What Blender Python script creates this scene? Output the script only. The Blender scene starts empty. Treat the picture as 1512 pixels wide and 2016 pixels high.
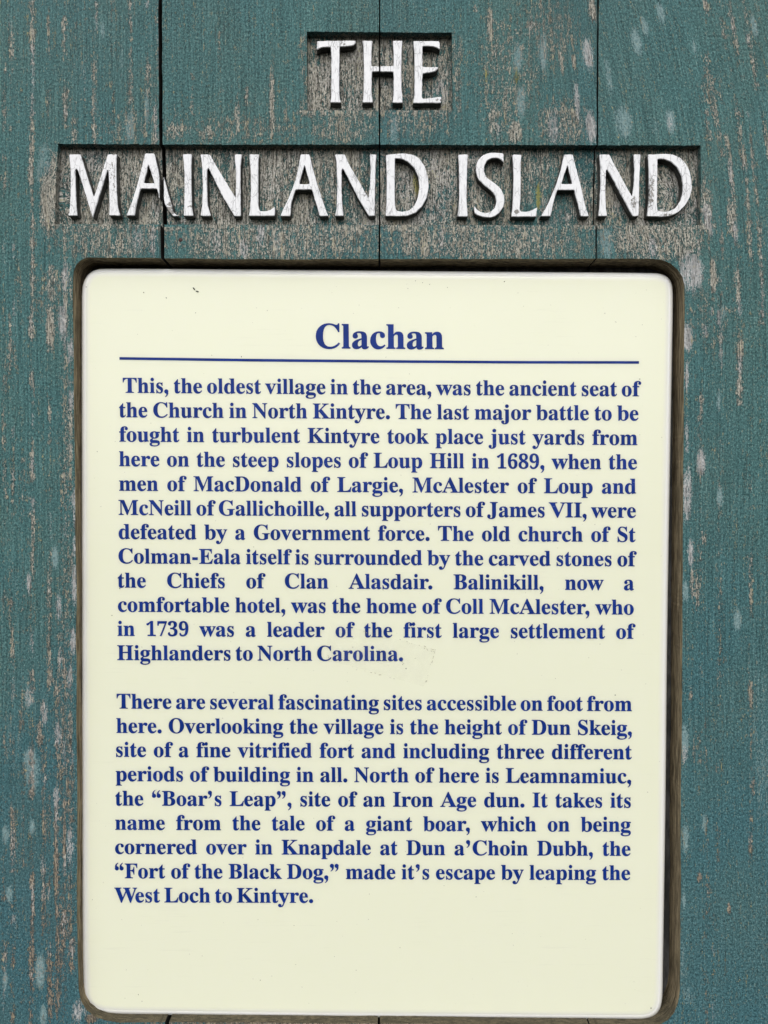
import bpy, math, random
import numpy as np
from mathutils import Vector
from mathutils.geometry import delaunay_2d_cdt

random.seed(7)
rng = np.random.default_rng(7)
SC = bpy.context.scene
COL = SC.collection

# ------------------------------------------------------------------ camera
PPM = 4300.0                       # photo pixels per metre on the face of the boards
FPX = 1568.0                       # focal length in photo pixels (28 mm phone lens)
CAMZ = 1.35
CAMD = FPX / PPM
PITCH = math.radians(1.0)          # phone held looking very slightly down
cd = bpy.data.cameras.new('camera')
cam = bpy.data.objects.new('camera', cd)
COL.objects.link(cam)
cam.location = (0, -CAMD, CAMZ)
cam.rotation_euler = (math.radians(90) - PITCH, 0, 0)
cd.sensor_fit = 'VERTICAL'
cd.sensor_height = 36.0
cd.sensor_width = 27.0
cd.lens = FPX / 2016.0 * 36.0
cd.clip_start = 0.01
cd.clip_end = 200
SC.camera = cam

# ------------------------------------------------------------------ overcast daylight
SUN_EL, SUN_ROT = math.radians(46), math.radians(180)
world = bpy.data.worlds.new('World')
SC.world = world
world.use_nodes = True
wn = world.node_tree
bg = wn.nodes['Background']
sky = wn.nodes.new('ShaderNodeTexSky')
sky.sky_type = 'NISHITA'
sky.sun_disc = False
sky.sun_elevation = SUN_EL
sky.sun_rotation = SUN_ROT
sky.air_density = 1.0
sky.dust_density = 4.0
hs = wn.nodes.new('ShaderNodeHueSaturation')      # cloud cover greys the blue sky
hs.inputs['Saturation'].default_value = 0.42
wn.links.new(sky.outputs[0], hs.inputs['Color'])
wn.links.new(hs.outputs[0], bg.inputs['Color'])
bg.inputs['Strength'].default_value = 0.11
sd = bpy.data.lights.new('sun', 'SUN')
sd.energy = 1.2
sd.angle = math.radians(92)
sd.color = (1.0, 0.985, 0.95)
sun = bpy.data.objects.new('sun', sd)
COL.objects.link(sun)
# light comes from the viewer's side and from above
sun.rotation_euler = Vector((0.06, math.cos(SUN_EL), -math.sin(SUN_EL))).to_track_quat('-Z', 'Y').to_euler()
SC.view_settings.view_transform = 'Standard'
SC.view_settings.look = 'None'
SC.view_settings.gamma = 1
SC.view_settings.use_curve_mapping = False
SC.view_settings.exposure = 0.41
SC.cycles.use_denoising = True

# ------------------------------------------------------------------ photo measurements -> metres
def P(px, py, t=0.0):
    """point on the vertical plane t metres behind the board face"""
    dx = (px - 756.0) / FPX
    dy = -(py - 1008.0) / FPX
    c, s = math.cos(PITCH), math.sin(PITCH)
    ry = c + dy * s
    rz = -s + dy * c
    k = (t + CAMD) / ry
    return np.array((dx * k, t, CAMZ + rz * k))

def PA(pts, t=0.0):
    pts = np.asarray(pts, float)
    dx = (pts[:, 0] - 756.0) / FPX
    dy = -(pts[:, 1] - 1008.0) / FPX
    c, s = math.cos(PITCH), math.sin(PITCH)
    ry = c + dy * s
    rz = -s + dy * c
    k = (t + CAMD) / ry
    return np.stack([dx * k, np.full(len(pts), t), CAMZ + rz * k], 1)

# ------------------------------------------------------------------ node helpers
class NT:
    def __init__(self, name):
        self.m = bpy.data.materials.new(name)
        self.m.use_nodes = True
        self.t = self.m.node_tree
        self.b = self.t.nodes['Principled BSDF']
        self.out = self.t.nodes['Material Output']
    def n(self, typ, **kw):
        nd = self.t.nodes.new(typ)
        for k, v in kw.items():
            setattr(nd, k, v)
        return nd
    def set(self, sock, v):
        if hasattr(v, 'is_linked') or isinstance(v, bpy.types.NodeSocket):
            self.t.links.new(v, sock)
        else:
            if isinstance(v, tuple) and len(v) == 3 and sock.type == 'RGBA':
                v = v + (1.0,)
            sock.default_value = v
    def math(self, op, a, b=0.0, c=None, clamp=False):
        nd = self.n('ShaderNodeMath', operation=op, use_clamp=clamp)
        self.set(nd.inputs[0], a); self.set(nd.inputs[1], b)
        if c is not None: self.set(nd.inputs[2], c)
        return nd.outputs[0]
    def vmul(self, v, k):
        nd = self.n('ShaderNodeVectorMath', operation='MULTIPLY')
        self.set(nd.inputs[0], v); nd.inputs[1].default_value = k
        return nd.outputs[0]
    def noise(self, vec, k=(1, 1, 1), detail=3.0, rough=0.55, dist=0.0):
        nd = self.n('ShaderNodeTexNoise')
        self.set(nd.inputs['Vector'], self.vmul(vec, k))
        nd.inputs['Scale'].default_value = 1.0
        nd.inputs['Detail'].default_value = detail
        nd.inputs['Roughness'].default_value = rough
        nd.inputs['Distortion'].default_value = dist
        return nd.outputs['Fac']
    def sm(self, v, lo, hi, a=0.0, b=1.0):
        nd = self.n('ShaderNodeMapRange', interpolation_type='SMOOTHSTEP')
        self.set(nd.inputs['Value'], v)
        nd.inputs['From Min'].default_value = lo
        nd.inputs['From Max'].default_value = hi
        nd.inputs['To Min'].default_value = a
        nd.inputs['To Max'].default_value = b
        return nd.outputs[0]
    def mix(self, f, a, b, mode='MIX'):
        nd = self.n('ShaderNodeMix', data_type='RGBA', blend_type=mode)
        self.set(nd.inputs[0], f); self.set(nd.inputs[6], a); self.set(nd.inputs[7], b)
        return nd.outputs[2]
    def attr(self, name):
        return self.n('ShaderNodeAttribute', attribute_name=name)
    def bump(self, h, dist, strength=1.0):
        nd = self.n('ShaderNodeBump')
        nd.inputs['Strength'].default_value = strength
        nd.inputs['Distance'].default_value = dist
        self.set(nd.inputs['Height'], h)
        return nd.outputs[0]

def painted_wood():
    g = NT('weathered_teal_paint')
    V = g.attr('grain').outputs['Vector']            # millimetres, x across the grain, z along it
    w = g.attr('wear')
    sep = g.n('ShaderNodeSeparateColor')
    g.t.links.new(w.outputs['Color'], sep.inputs[0])
    R, G, B, A = g.math('MULTIPLY_ADD', sep.outputs[0], 1.3, -0.13), sep.outputs[1], sep.outputs[2], w.outputs['Alpha']
    streak = g.noise(V, (0.45, 0.3, 0.035), 4, 0.6)
    fine = g.noise(V, (1.7, 1.5, 0.42), 4, 0.75)
    speck = g.noise(V, (1.05, 1.0, 0.8), 4, 0.75)
    grit = g.noise(V, (1.7, 1.7, 1.15), 3, 0.75)
    clump = g.noise(V, (0.55, 0.5, 0.3), 3, 0.6)
    big = g.noise(V, (0.03, 0.03, 0.018), 2, 0.5)
    # ragged-edge value shared by the wear masks
    e = g.math('MULTIPLY', g.math('SUBTRACT', fine, 0.5), 2.4)
    e = g.math('ADD', e, g.math('MULTIPLY', g.math('SUBTRACT', grit, 0.5), 2.4))
    e = g.math('ADD', e, g.math('MULTIPLY', g.math('SUBTRACT', streak, 0.5), 1.5))
    e = g.math('ADD', e, g.math('MULTIPLY', g.math('SUBTRACT', clump, 0.5), 1.2))
    e2 = g.math('ADD', e, g.math('MULTIPLY', g.math('SUBTRACT', clump, 0.5), 0.6))
    mw = g.sm(g.math('ADD', R, e2), 0.24, 0.70, 0.0, 0.94)
    mp = g.sm(g.math('MULTIPLY_ADD', e, 0.95, G), 0.36, 0.94, 0.0, 0.92)
    mt = g.sm(g.math('MULTIPLY_ADD', e, 0.85, B), 0.18, 0.80, 0.0, 0.88)
    # sound paint: grainy, with dirt caught in its pores
    sx = g.n('ShaderNodeSeparateXYZ'); g.set(sx.inputs[0], g.n('ShaderNodeNewGeometry').outputs['Position'])
    low = g.sm(g.math('MULTIPLY_ADD', big, 0.10, sx.outputs[2]), 1.42, 1.16)      # grows lower down; puts a bluish sky sheen into the teal colour
    gs = g.math('ADD', g.math('MULTIPLY', speck, 0.5), g.math('MULTIPLY', grit, 0.5))
    lng = g.noise(V, (1.15, 1.0, 0.03), 4, 0.7)              # long fibres telegraphing through the paint
    gs = g.math('ADD', gs, g.math('MULTIPLY', g.math('SUBTRACT', lng, 0.5), g.sm(low, 0, 1, 0.34, 0.14)))
    teal = g.mix(g.sm(gs, 0.37, 0.61), (0.010, 0.048, 0.053), (0.082, 0.225, 0.238))
    teal = g.mix(g.sm(gs, 0.545, 0.68, 0.0, 0.7), teal, (0.27, 0.44, 0.43))
    teal = g.mix(g.sm(big, 0.35, 0.65), teal, (1.15, 1.0, 0.95), 'MULTIPLY')
    teal = g.mix(g.sm(g.noise(V, (0.010, 0.01, 0.003), 1, 0.5), 0.35, 0.65), teal, (1.12, 1.08, 1.03), 'MULTIPLY')
    teal = g.mix(low, teal, (0.95, 0.95, 1.07), 'MULTIPLY')  # sky reflection imitated by a bluer tint
    teal = g.mix(g.sm(lng, 0.66, 0.76, 0.0, 0.55), teal, (0.30, 0.35, 0.33))
    teal = g.mix(g.sm(lng, 0.34, 0.24, 0.0, 0.6), teal, (0.008, 0.025, 0.028))
    teal = g.mix(g.sm(clump, 0.56, 0.78, 0.0, 0.30), teal, (0.13, 0.17, 0.165))
    lt = g.mix(g.sm(speck, 0.3, 0.7), (0.12, 0.235, 0.25), (0.34, 0.47, 0.475))
    fg = g.math('ADD', g.math('MULTIPLY', fine, 0.6), g.math('MULTIPLY', grit, 0.4))
    wood = g.mix(g.sm(fg, 0.41, 0.58), (0.072, 0.076, 0.064), (0.62, 0.595, 0.515))
    wood = g.mix(g.sm(streak, 0.48, 0.66, 0.0, 0.75), wood, g.mix(g.sm(fine, 0.3, 0.7), (0.19, 0.175, 0.14), (0.62, 0.57, 0.47)))
    wood = g.mix(low, wood, (0.66, 0.56, 0.50), 'MULTIPLY')       # browner, less bleached timber lower down
    pale = g.mix(g.sm(fine, 0.28, 0.6), (0.20, 0.205, 0.205), (0.62, 0.62, 0.62))
    c = g.mix(mt, teal, lt)
    c = g.mix(mw, c, wood)
    c = g.mix(mp, c, pale)
    c = g.mix(g.math('MULTIPLY', g.sm(g.math('MULTIPLY_ADD', e, 0.8, A), 0.25, 0.7), 0.85), c, (0.36, 0.345, 0.09))
    # fine dark checks along the grain in bare wood
    chk = g.noise(V, (2.3, 1.0, 0.11), 3, 0.6)
    mk = g.math('MULTIPLY', g.sm(chk, 0.56, 0.64), g.math('MAXIMUM', mw, mp))
    c = g.mix(g.math('MULTIPLY', mk, 0.6), c, (0.022, 0.022, 0.020))
    chk2 = g.noise(V, (1.5, 1.0, 0.028), 1, 0.5)
    c = g.mix(g.sm(chk2, 0.70, 0.745, 0.0, 0.7), c, (0.022, 0.032, 0.034))
    g.set(g.b.inputs['Base Color'], c)
    g.set(g.b.inputs['Roughness'], g.sm(g.math('MAXIMUM', mw, mp), 0, 1, 0.58, 0.9))
    g.b.inputs['Specular IOR Level'].default_value = 0.35
    h = g.math('ADD', speck, g.math('MULTIPLY', fine, 0.7))
    h = g.math('SUBTRACT', h, g.math('MULTIPLY', mk, 0.9))
    h = g.math('SUBTRACT', h, g.math('MULTIPLY', mw, 0.45))
    g.set(g.b.inputs['Normal'], g.bump(h, 0.00085))
    return g.m

def raw_wood(name, dark, light, rough=0.85):
    g = NT(name)
    V = g.attr('grain').outputs['Vector']
    f = g.noise(V, (0.30, 1.3, 0.09), 4, 0.65)
    k = g.noise(V, (0.06, 0.30, 0.03), 3, 0.6)
    s = g.noise(V, (2.0, 2.0, 1.6), 3, 0.6)
    c = g.mix(g.sm(f, 0.38, 0.62), dark, light)
    c = g.mix(g.sm(k, 0.45, 0.7, 0, 0.55), c, tuple(x * 0.45 for x in dark))
    c = g.mix(g.sm(s, 0.25, 0.36, 0.6, 0.0), c, (0.012, 0.012, 0.010))
    al = g.attr('wear').outputs['Alpha']                       # bottom ledge: mossy dirt plus the panel's shade, painted into the colour
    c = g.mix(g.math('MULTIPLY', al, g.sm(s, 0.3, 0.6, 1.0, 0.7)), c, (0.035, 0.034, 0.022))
    g.set(g.b.inputs['Base Color'], c)
    g.b.inputs['Roughness'].default_value = rough
    g.b.inputs['Specular IOR Level'].default_value = 0.25
    g.set(g.b.inputs['Normal'], g.bump(g.math('ADD', f, g.math('MULTIPLY', s, 0.5)), 0.0004))
    return g.m

def letter_paint():
    g = NT('cracked_white_paint')
    V = g.attr('grain').outputs['Vector']
    w = g.attr('wear')
    sep = g.n('ShaderNodeSeparateColor')
    g.t.links.new(w.outputs['Color'], sep.inputs[0])
    R = sep.outputs[0]
    n1 = g.noise(V, (1.1, 1.0, 0.8), 4, 0.65)
    n2 = g.noise(V, (0.18, 0.2, 0.12), 3, 0.6)
    vec = g.n('ShaderNodeVectorMath', operation='ADD')
    g.set(vec.inputs[0], g.vmul(V, (0.62, 0.0, 0.24)))
    nz = g.n('ShaderNodeTexNoise'); g.set(nz.inputs['Vector'], g.vmul(V, (0.9, 0.9, 0.6)))
    nz.inputs['Scale'].default_value = 1.0
    sc = g.vmul(nz.outputs['Color'], (0.5, 0.0, 0.5))
    g.set(vec.inputs[1], sc)
    vo = g.n('ShaderNodeTexVoronoi', feature='DISTANCE_TO_EDGE')
    g.set(vo.inputs['Vector'], vec.outputs[0]); vo.inputs['Scale'].default_value = 1.0
    crack = g.math('MULTIPLY', g.sm(vo.outputs['Distance'], 0.012, 0.05, 1.0, 0.0), g.sm(n2, 0.42, 0.62, 0.0, 0.5))
    fib = g.noise(V, (2.8, 1.0, 0.12), 2, 0.5)
    crack = g.math('MAXIMUM', crack, g.sm(fib, 0.635, 0.72, 0.0, 0.6))
    chip = g.sm(g.math('ADD', R, g.math('MULTIPLY', g.math('SUBTRACT', n1, 0.5), 2.2)), 0.50, 0.56)
    chip = g.math('MAXIMUM', chip, g.sm(n1, 0.76, 0.79, 0.0, 0.5))
    white = g.mix(g.sm(n1, 0.3, 0.7), (0.76, 0.78, 0.805), (0.82, 0.835, 0.86))
    c = g.mix(crack, white, (0.10, 0.105, 0.11))
    c = g.mix(chip, c, g.mix(g.sm(fib, 0.35, 0.65), (0.16, 0.155, 0.145), (0.36, 0.35, 0.33)))
    g.set(g.b.inputs['Base Color'], c)
    g.b.inputs['Roughness'].default_value = 0.55
    h = g.math('SUBTRACT', g.math('MULTIPLY', n1, 0.4), g.math('ADD', g.math('MULTIPLY', crack, 0.7), g.math('MULTIPLY', chip, 0.8)))
    g.set(g.b.inputs['Normal'], g.bump(h, 0.0003))
    return g.m

def panel_mat(name, col, edge):
    g = NT(name)
    tc = g.n('ShaderNodeTexCoord')
    V = g.vmul(tc.outputs['Object'], (1000, 1000, 1000))
    n = g.noise(V, (0.011, 0.012, 0.015), 3, 0.55)
    sm = g.noise(V, (0.04, 0.04, 0.025), 2, 0.5)
    fib = g.noise(V, (0.05, 0.1, 0.9), 3, 0.6)
    dots = g.noise(V, (0.75, 0.75, 0.75), 1, 0.5)
    c = g.mix(n, tuple(x * k for x, k in zip(col, (0.988, 0.988, 0.972))), tuple(min(1, x * 1.004) for x in col))
    c = g.mix(g.math('MULTIPLY', sm, 0.04), c, (0.60, 0.61, 0.53))
    c = g.mix(g.math('MULTIPLY', g.sm(fib, 0.60, 0.74, 0.0, 0.12), g.sm(sm, 0.35, 0.75)), c, (0.48, 0.48, 0.42))
    c = g.mix(g.sm(dots, 0.795, 0.815, 0.0, 0.5), c, (0.25, 0.24, 0.2))
    c = g.mix(g.attr('edge').outputs['Fac'], c, edge)         # the cream coat stops short of the white edge
    g.set(g.b.inputs['Base Color'], c)
    g.set(g.b.inputs['Roughness'], g.math('MULTIPLY_ADD', sm, 0.12, 0.18))
    g.b.inputs['Specular IOR Level'].default_value = 0.5
    g.b.inputs['Subsurface Weight'].default_value = 0.7
    g.b.inputs['Subsurface Radius'].default_value = (1.0, 1.0, 0.9)
    g.b.inputs['Subsurface Scale'].default_value = 0.0032
    return g.m

def ink_mat():
    g = NT('blue_print')
    tc = g.n('ShaderNodeTexCoord')
    V = g.vmul(tc.outputs['Object'], (1000, 1000, 1000))
    a = g.noise(V, (0.22, 0.2, 4.2), 2, 0.5, 0.3)           # fine near-level scuffs
    b = g.noise(V, (0.10, 0.1, 0.10), 2, 0.5)
    m = g.math('MULTIPLY', g.sm(a, 0.66, 0.73), g.sm(b, 0.5, 0.68))
    d = g.noise(V, (1.6, 1.6, 1.6), 2, 0.5)
    m = g.math('MAXIMUM', g.math('MULTIPLY', m, 0.55), g.sm(d, 0.74, 0.79, 0.0, 0.35))
    c = g.mix(g.sm(b, 0.35, 0.65), (0.005, 0.026, 0.180), (0.008, 0.034, 0.225))
    c = g.mix(m, c, (0.34, 0.40, 0.60))
    g.set(g.b.inputs['Base Color'], c)
    g.b.inputs['Roughness'].default_value = 0.35
    g.b.inputs['Specular IOR Level'].default_value = 0.12
    return g.m

def plain(name, col, rough=0.8):
    g = NT(name)
    tc = g.n('ShaderNodeTexCoord')
    n = g.noise(g.vmul(tc.outputs['Object'], (900, 900, 900)), (1, 1, 1), 3, 0.6)
    g.set(g.b.inputs['Base Color'], g.mix(n, tuple(x * 0.6 for x in col), tuple(x * 1.3 for x in col)))
    g.b.inputs['Roughness'].default_value = rough
    return g.m

def tape_mat():
    g = NT('clear_tape_film')
    tc = g.n('ShaderNodeTexCoord')
    V = g.vmul(tc.outputs['Object'], (1000, 1000, 1000))
    n = g.noise(V, (0.15, 0.15, 0.15), 3, 0.6)
    tr = g.n('ShaderNodeBsdfTransparent')
    mx = g.n('ShaderNodeMixShader')
    g.set(mx.inputs[0], g.sm(n, 0.35, 0.7, 0.006, 0.022))
    g.t.links.new(tr.outputs[0], mx.inputs[1])
    g.b.inputs['Base Color'].default_value = (0.62, 0.60, 0.50, 1)
    g.b.inputs['Roughness'].default_value = 0.3
    g.t.links.new(g.b.outputs[0], mx.inputs[2])
    g.t.links.new(mx.outputs[0], g.out.inputs['Surface'])
    return g.m

M_PAINT = painted_wood()
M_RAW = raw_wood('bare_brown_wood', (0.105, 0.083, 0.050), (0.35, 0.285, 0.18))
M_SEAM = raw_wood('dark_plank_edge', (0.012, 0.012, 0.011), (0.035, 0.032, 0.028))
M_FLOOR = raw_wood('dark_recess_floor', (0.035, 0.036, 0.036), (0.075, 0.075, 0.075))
M_LSIDE = raw_wood('letter_side_wood', (0.035, 0.036, 0.034), (0.12, 0.12, 0.11))
M_LETTER = letter_paint()
M_CREAM = panel_mat('cream_enamel', (0.80, 0.82, 0.668), (0.80, 0.81, 0.79))
M_INK = ink_mat()
M_DIRT = plain('dark_dirt', (0.045, 0.05, 0.035))
M_GUM = plain('brown_adhesive', (0.30, 0.27, 0.20))
M_RUST = plain('rusty_iron', (0.050, 0.022, 0.018), 0.7)
M_TAPE = tape_mat()

# ------------------------------------------------------------------ object helpers
def link(name, verts, faces, mats, parent=None, fmat=None, smooth=False):
    me = bpy.data.meshes.new(name)
    me.from_pydata([tuple(v) for v in verts], [], [tuple(f) for f in faces])
    for m in mats:
        me.materials.append(m)
    if fmat is not None:
        me.polygons.foreach_set('material_index', np.asarray(fmat, np.int32))
    if smooth is not False:
        fl = np.ones(len(faces), bool) if smooth is True else np.asarray(smooth, bool)
        me.polygons.foreach_set('use_smooth', fl)
    o = bpy.data.objects.new(name, me)
    COL.objects.link(o)
    if parent is not None:
        o.parent = parent
        o.matrix_parent_inverse = parent.matrix_world.inverted()
    return o

def tag(o, label=None, cat=None, group=None, kind=None):
    for k, v in (('label', label), ('category', cat), ('group', group), ('kind', kind)):
        if v: o[k] = v
    return o

def empty(name, loc):
    o = bpy.data.objects.new(name, None)
    o.location = loc
    o.empty_display_size = 0.02
    COL.objects.link(o)
    bpy.context.view_layer.update()
    return o

def set_attrs(o, grain, wear):
    me = o.data
    a = me.attributes.new('grain', 'FLOAT_VECTOR', 'POINT')
    a.data.foreach_set('vector', np.asarray(grain, np.float32).ravel())
    w = me.attributes.new('wear', 'FLOAT_COLOR', 'POINT')
    w.data.foreach_set('color', np.asarray(wear, np.float32).ravel())

def resample(poly, step, jit=0.0, closed=True):
    poly = [np.array(p, float) for p in poly]
    out = []
    n = len(poly)
    for i in range(n if closed else n - 1):
        a, b = poly[i], poly[(i + 1) % n]
        L = np.linalg.norm(b - a)
        k = max(1, int(round(L / step)))
        nrm = np.array((-(b - a)[1], (b - a)[0])) / max(L, 1e-9)
        for j in range(k):
            q = a + (b - a) * j / k
            if j > 0 and jit:
                q = q + nrm * rng.normal(0, jit)
            out.append(q)
    if not closed: out.append(poly[-1])
    return np.array(out)

def chaikin(poly, it=2):
    p = np.array(poly, float)
    for _ in range(it):
        q = np.roll(p, -1, 0)
        p = np.stack([0.75 * p + 0.25 * q, 0.25 * p + 0.75 * q], 1).reshape(-1, 2)
    return p

def inside(poly, pts):
    x, y = pts[:, 0], pts[:, 1]
    r = np.zeros(len(pts), bool)
    n = len(poly)
    for i in range(n):
        x1, y1 = poly[i]; x2, y2 = poly[(i + 1) % n]
        if y1 == y2: continue
        c = (y1 > y) != (y2 > y)
        r ^= c & (x < (x2 - x1) * (y - y1) / (y2 - y1) + x1)
    return r

def cdt(loops, extra):
    """constrained triangulation of closed loops / open chains plus loose points"""
    vs, es = [], []
    for lp, closed in loops:
        s = len(vs); n = len(lp)
        vs += [tuple(p) for p in lp]
        es += [(s + i, s + (i + 1) % n) for i in range(n if closed else n - 1)]
    vs += [tuple(p) for p in extra]
    r = delaunay_2d_cdt([Vector(v) for v in vs], es, [], 0, 1e-4)
    return np.array([tuple(v) for v in r[0]]), np.array(r[2], int)

def vnoise(x, seed, per):
    r = np.random.default_rng(seed)
    t = r.random(4096)
    u = np.asarray(x, float) / per + 1000
    i = np.floor(u).astype(int); f = u - i
    f = f * f * (3 - 2 * f)
    return t[i % 4096] * (1 - f) + t[(i + 1) % 4096] * f

# ------------------------------------------------------------------ where the paint has worn (photo pixels: x, y, half width, half height, strength)
WOOD = [(535,205,6,70,.75),(467,230,6,42,.5),(486,187,4,20,.65),(594,218,3,16,.6),(345,258,22,20,.5),(407,262,13,17,.6),
 (675,252,72,34,.42),(965,50,7,35,.7),(975,100,5,18,.6),(938,17,4,10,.6),(1047,50,10,22,.5),(1105,122,4,24,.9),(1130,122,6,16,.8),
 (1166,20,10,24,.9),(997,200,5,34,.6),(972,240,12,40,.6),(1014,260,14,24,.8),(825,235,80,42,.36),(1064,8,4,12,.6),
 (1090,60,80,70,.34),(1110,240,70,50,.44),(1000,150,70,130,.32),(470,255,150,30,.28),(250,250,60,36,.3),
 (530,475,215,44,.52),(960,475,220,44,.47),(805,475,15,35,.6),(840,480,12,35,.6),(1020,490,14,20,.6),(870,460,20,20,.5),
 (215,475,110,40,.44),(1275,470,80,46,.6),(1345,470,40,50,.6),(95,400,18,66,.8),(106,360,12,60,.7),(104,440,30,16,.6),(1390,400,14,50,.5),
 (61,645,5,28,.8),(98,645,9,48,.8),(100,560,12,42,.6),(108,590,40,60,.28),(130,900,14,400,.30),(125,1400,20,260,.36),
 (1400,620,60,80,.22),(1440,430,10,40,.6),(1420,470,5,40,.5),(1405,545,8,38,.8),(1452,560,6,50,.65),(1470,400,4,16,.6),(1478,490,4,26,.6),
 (1381,800,5,30,.6),(1363,1150,5,32,.75),(1372,1170,5,40,.5),(1478,1368,5,27,.62),(1361,1370,4,18,.45),(1366,1470,4,38,.42),
 (1484,1545,4,27,.52),(1385,1060,6,14,.55),(1377,1727,4,10,.95),(1436,1788,3,14,.95),(1410,1508,4,14,.5),
 (77,1445,5,30,.75),(138,1440,6,60,.5),(135,1560,5,60,.45),(112,1660,6,120,.4),(86,1560,5,120,.4),(120,1850,8,120,.4),(138,1800,5,150,.4),(65,1800,5,150,.35),
 (110,1960,12,50,.45),(20,680,4,70,.5),(40,560,10,60,.2),(300,475,16,34,.4),(250,475,14,34,.3),(700,2016,400,8,.8),(180,2006,14,10,.7),(1340,440,60,20,.4),
 (1460,40,80,60,.1),(1400,180,10,80,.35),(300,200,10,120,.25)]
WOOD += [(x, 448 + 3 * math.sin(x), 46, 9 + 5 * math.sin(x * 1.7), .5 + .15 * math.sin(x * .31)) for x in range(120, 1390, 52)]
WOOD += [(x, 222, 40, 10, .5) for x in range(620, 900, 60)] + [(597, y, 9, 30, .32) for y in (90, 150, 200)] + [(900, y, 10, 30, .4) for y in (100, 160, 210)] + [(1389, 420, 10, 40, .5), (104, 330, 9, 40, .45)]
PALE = [(1362,535,24,40,1.0),(1392,425,9,26,.9),(1400,452,6,14,.7),(1285,490,9,28,.85),(1352,665,12,28,1.0),(1352,740,6,32,.75),
 (1380,910,9,26,.95),(1353,970,9,60,.95),(1360,1090,6,28,.95),(1349,1485,6,20,.6),(1448,455,6,26,.75),(1415,625,7,20,.7),(1400,612,5,12,.6),(1352,860,5,40,.6),(1388,650,6,16,.6),
 (57,1147,5,23,.8),(116,1195,6,28,.85),(146,1150,6,42,.95),(144,1263,6,27,1.0),(119,1296,6,22,.55),(137,1335,5,30,.8),(55,1370,6,23,.6),
 (87,1405,7,26,.75),(114,1446,7,28,.85),(110,1573,7,28,.75),(137,1665,8,42,.85),(86,1705,6,24,.55),(64,1520,7,26,.5),(79,1912,7,26,.35),(60,1485,8,16,.45),
 (155,1992,14,22,.7),(61,640,5,18,.6),(122,632,8,38,.9),(139,692,6,30,.9),(140,787,6,24,.85),(26,850,3,16,.7),(64,914,4,18,.7),(146,1000,4,48,.85),(147,1075,4,30,.8),
 (128,545,8,34,.7),(270,470,12,26,.55),(302,475,9,36,.6),(425,475,14,26,.55),(480,490,10,20,.75),(513,463,9,26,.8),(545,470,8,24,.4),
 (1069,100,8,40,.4),(1157,105,13,33,.85),(1137,200,8,40,.85),(1163,250,13,34,1.05),(1090,250,13,34,.85),(1047,50,8,22,.4),(776,250,8,32,.5),(1120,480,6,26,.5),(870,470,7,30,.5),(980,255,8,30,.5),
 (1472,75,4,18,.7),(1320,240,7,18,.55),(1245,465,6,20,.4),(308,250,5,35,.6),(312,90,4,60,.4),(20,45,4,20,.4),
 (1225,400,20,20,.5),(1300,405,16,18,.6),(860,400,30,34,.5),(880,350,18,50,.35),(300,400,12,30,.55),(1120,420,30,20,.5),(830,400,14,30,.4),(870,170,16,30,.6),(1420,700,5,40,.3)]
LTEAL = [(1020,115,10,32,.85),(1026,200,10,34,.85),(1069,100,9,42,.75),(1157,105,14,33,.7),(1301,25,7,20,.95),(1254,82,10,25,.85),(1270,52,7,20,.75),(1367,90,5,16,.65),
 (1485,52,6,22,.75),(1198,148,7,38,.55),(1228,240,16,32,.75),(1320,238,9,24,.85),(776,250,9,32,.65),(1195,478,14,34,.7),(545,480,15,28,.75),(270,470,16,28,.5),(467,235,7,32,.5),
 (1350,1165,6,22,.95),(1415,790,5,20,.95),(1417,978,6,20,.95),(1452,1222,7,22,.95),(1349,1455,7,30,.9),(1387,1620,5,18,.85),(1350,1650,6,28,.8),(1347,1775,4,20,.8),(1345,1900,6,50,.4),(1355,1960,10,20,.4),
 (55,1370,7,24,.5),(60,1495,13,24,.9),(64,1520,14,40,.9),(63,1628,5,15,.95),(11,1643,7,18,.85),(18,1760,7,18,.85),(79,1912,10,33,.95),(10,1930,5,20,.85),(85,2000,8,22,.85),(139,882,5,20,.7),(108,1097,6,22,.95),
 (30,1150,3,20,.4),(90,320,16,40,.5),(85,340,16,30,.5),(256,250,9,35,.8),(290,210,5,40,.8),(185,210,5,20,.7),(202,60,4,18,.7),(240,120,4,30,.4),(25,1460,20,60,.25),(1500,1500,25,120,.3),(1490,1350,20,80,.25),(1425,612,6,14,.6),(1290,250,8,20,.35)]
LICHEN = [(1063,378,5,28,.95),(822,350,7,30,.62),(1018,150,5,16,.5),(957,150,3,14,.45)]
# long raised-grain lines where the paint has rubbed off: final x, y from, y to, strength
LINES = [(25,0,2050,.42),(63,0,2050,.52),(97,0,2050,.42),(128,0,500,.45),(147,0,285,.42),(187,0,285,.42),(222,0,285,.4),(256,0,285,.36),(290,0,285,.48),(307,0,290,.55),
 (127,520,2050,.55),(140,520,2050,.45),(112,1350,2050,.5),(85,1300,2050,.45),(45,900,2050,.25),(8,100,2050,.3),(165,0,200,.3),
 (1455,0,800,.58),(1480,0,560,.45),(1420,150,720,.40),(1502,0,640,.42),(1400,250,700,.35),(1440,60,420,.35),(1380,300,620,.35),(1415,760,1700,.22),(1478,900,1700,.32),(1392,1400,2016,.25),(1406,1800,2016,.38),(1377,780,1500,.30),
 (1530,0,900,.4),(-15,0,2050,.4),(380,130,285,.28),(430,60,285,.25),(560,150,285,.3),(640,225,285,.4),(700,225,285,.4),(345,200,290,.35)]
KNOTS = [(121,378,26),(1303,385,42)]

def sst(a, b, v):
    t = np.clip((v - a) / (b - a), 0, 1)
    return t * t * (3 - 2 * t)

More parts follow.
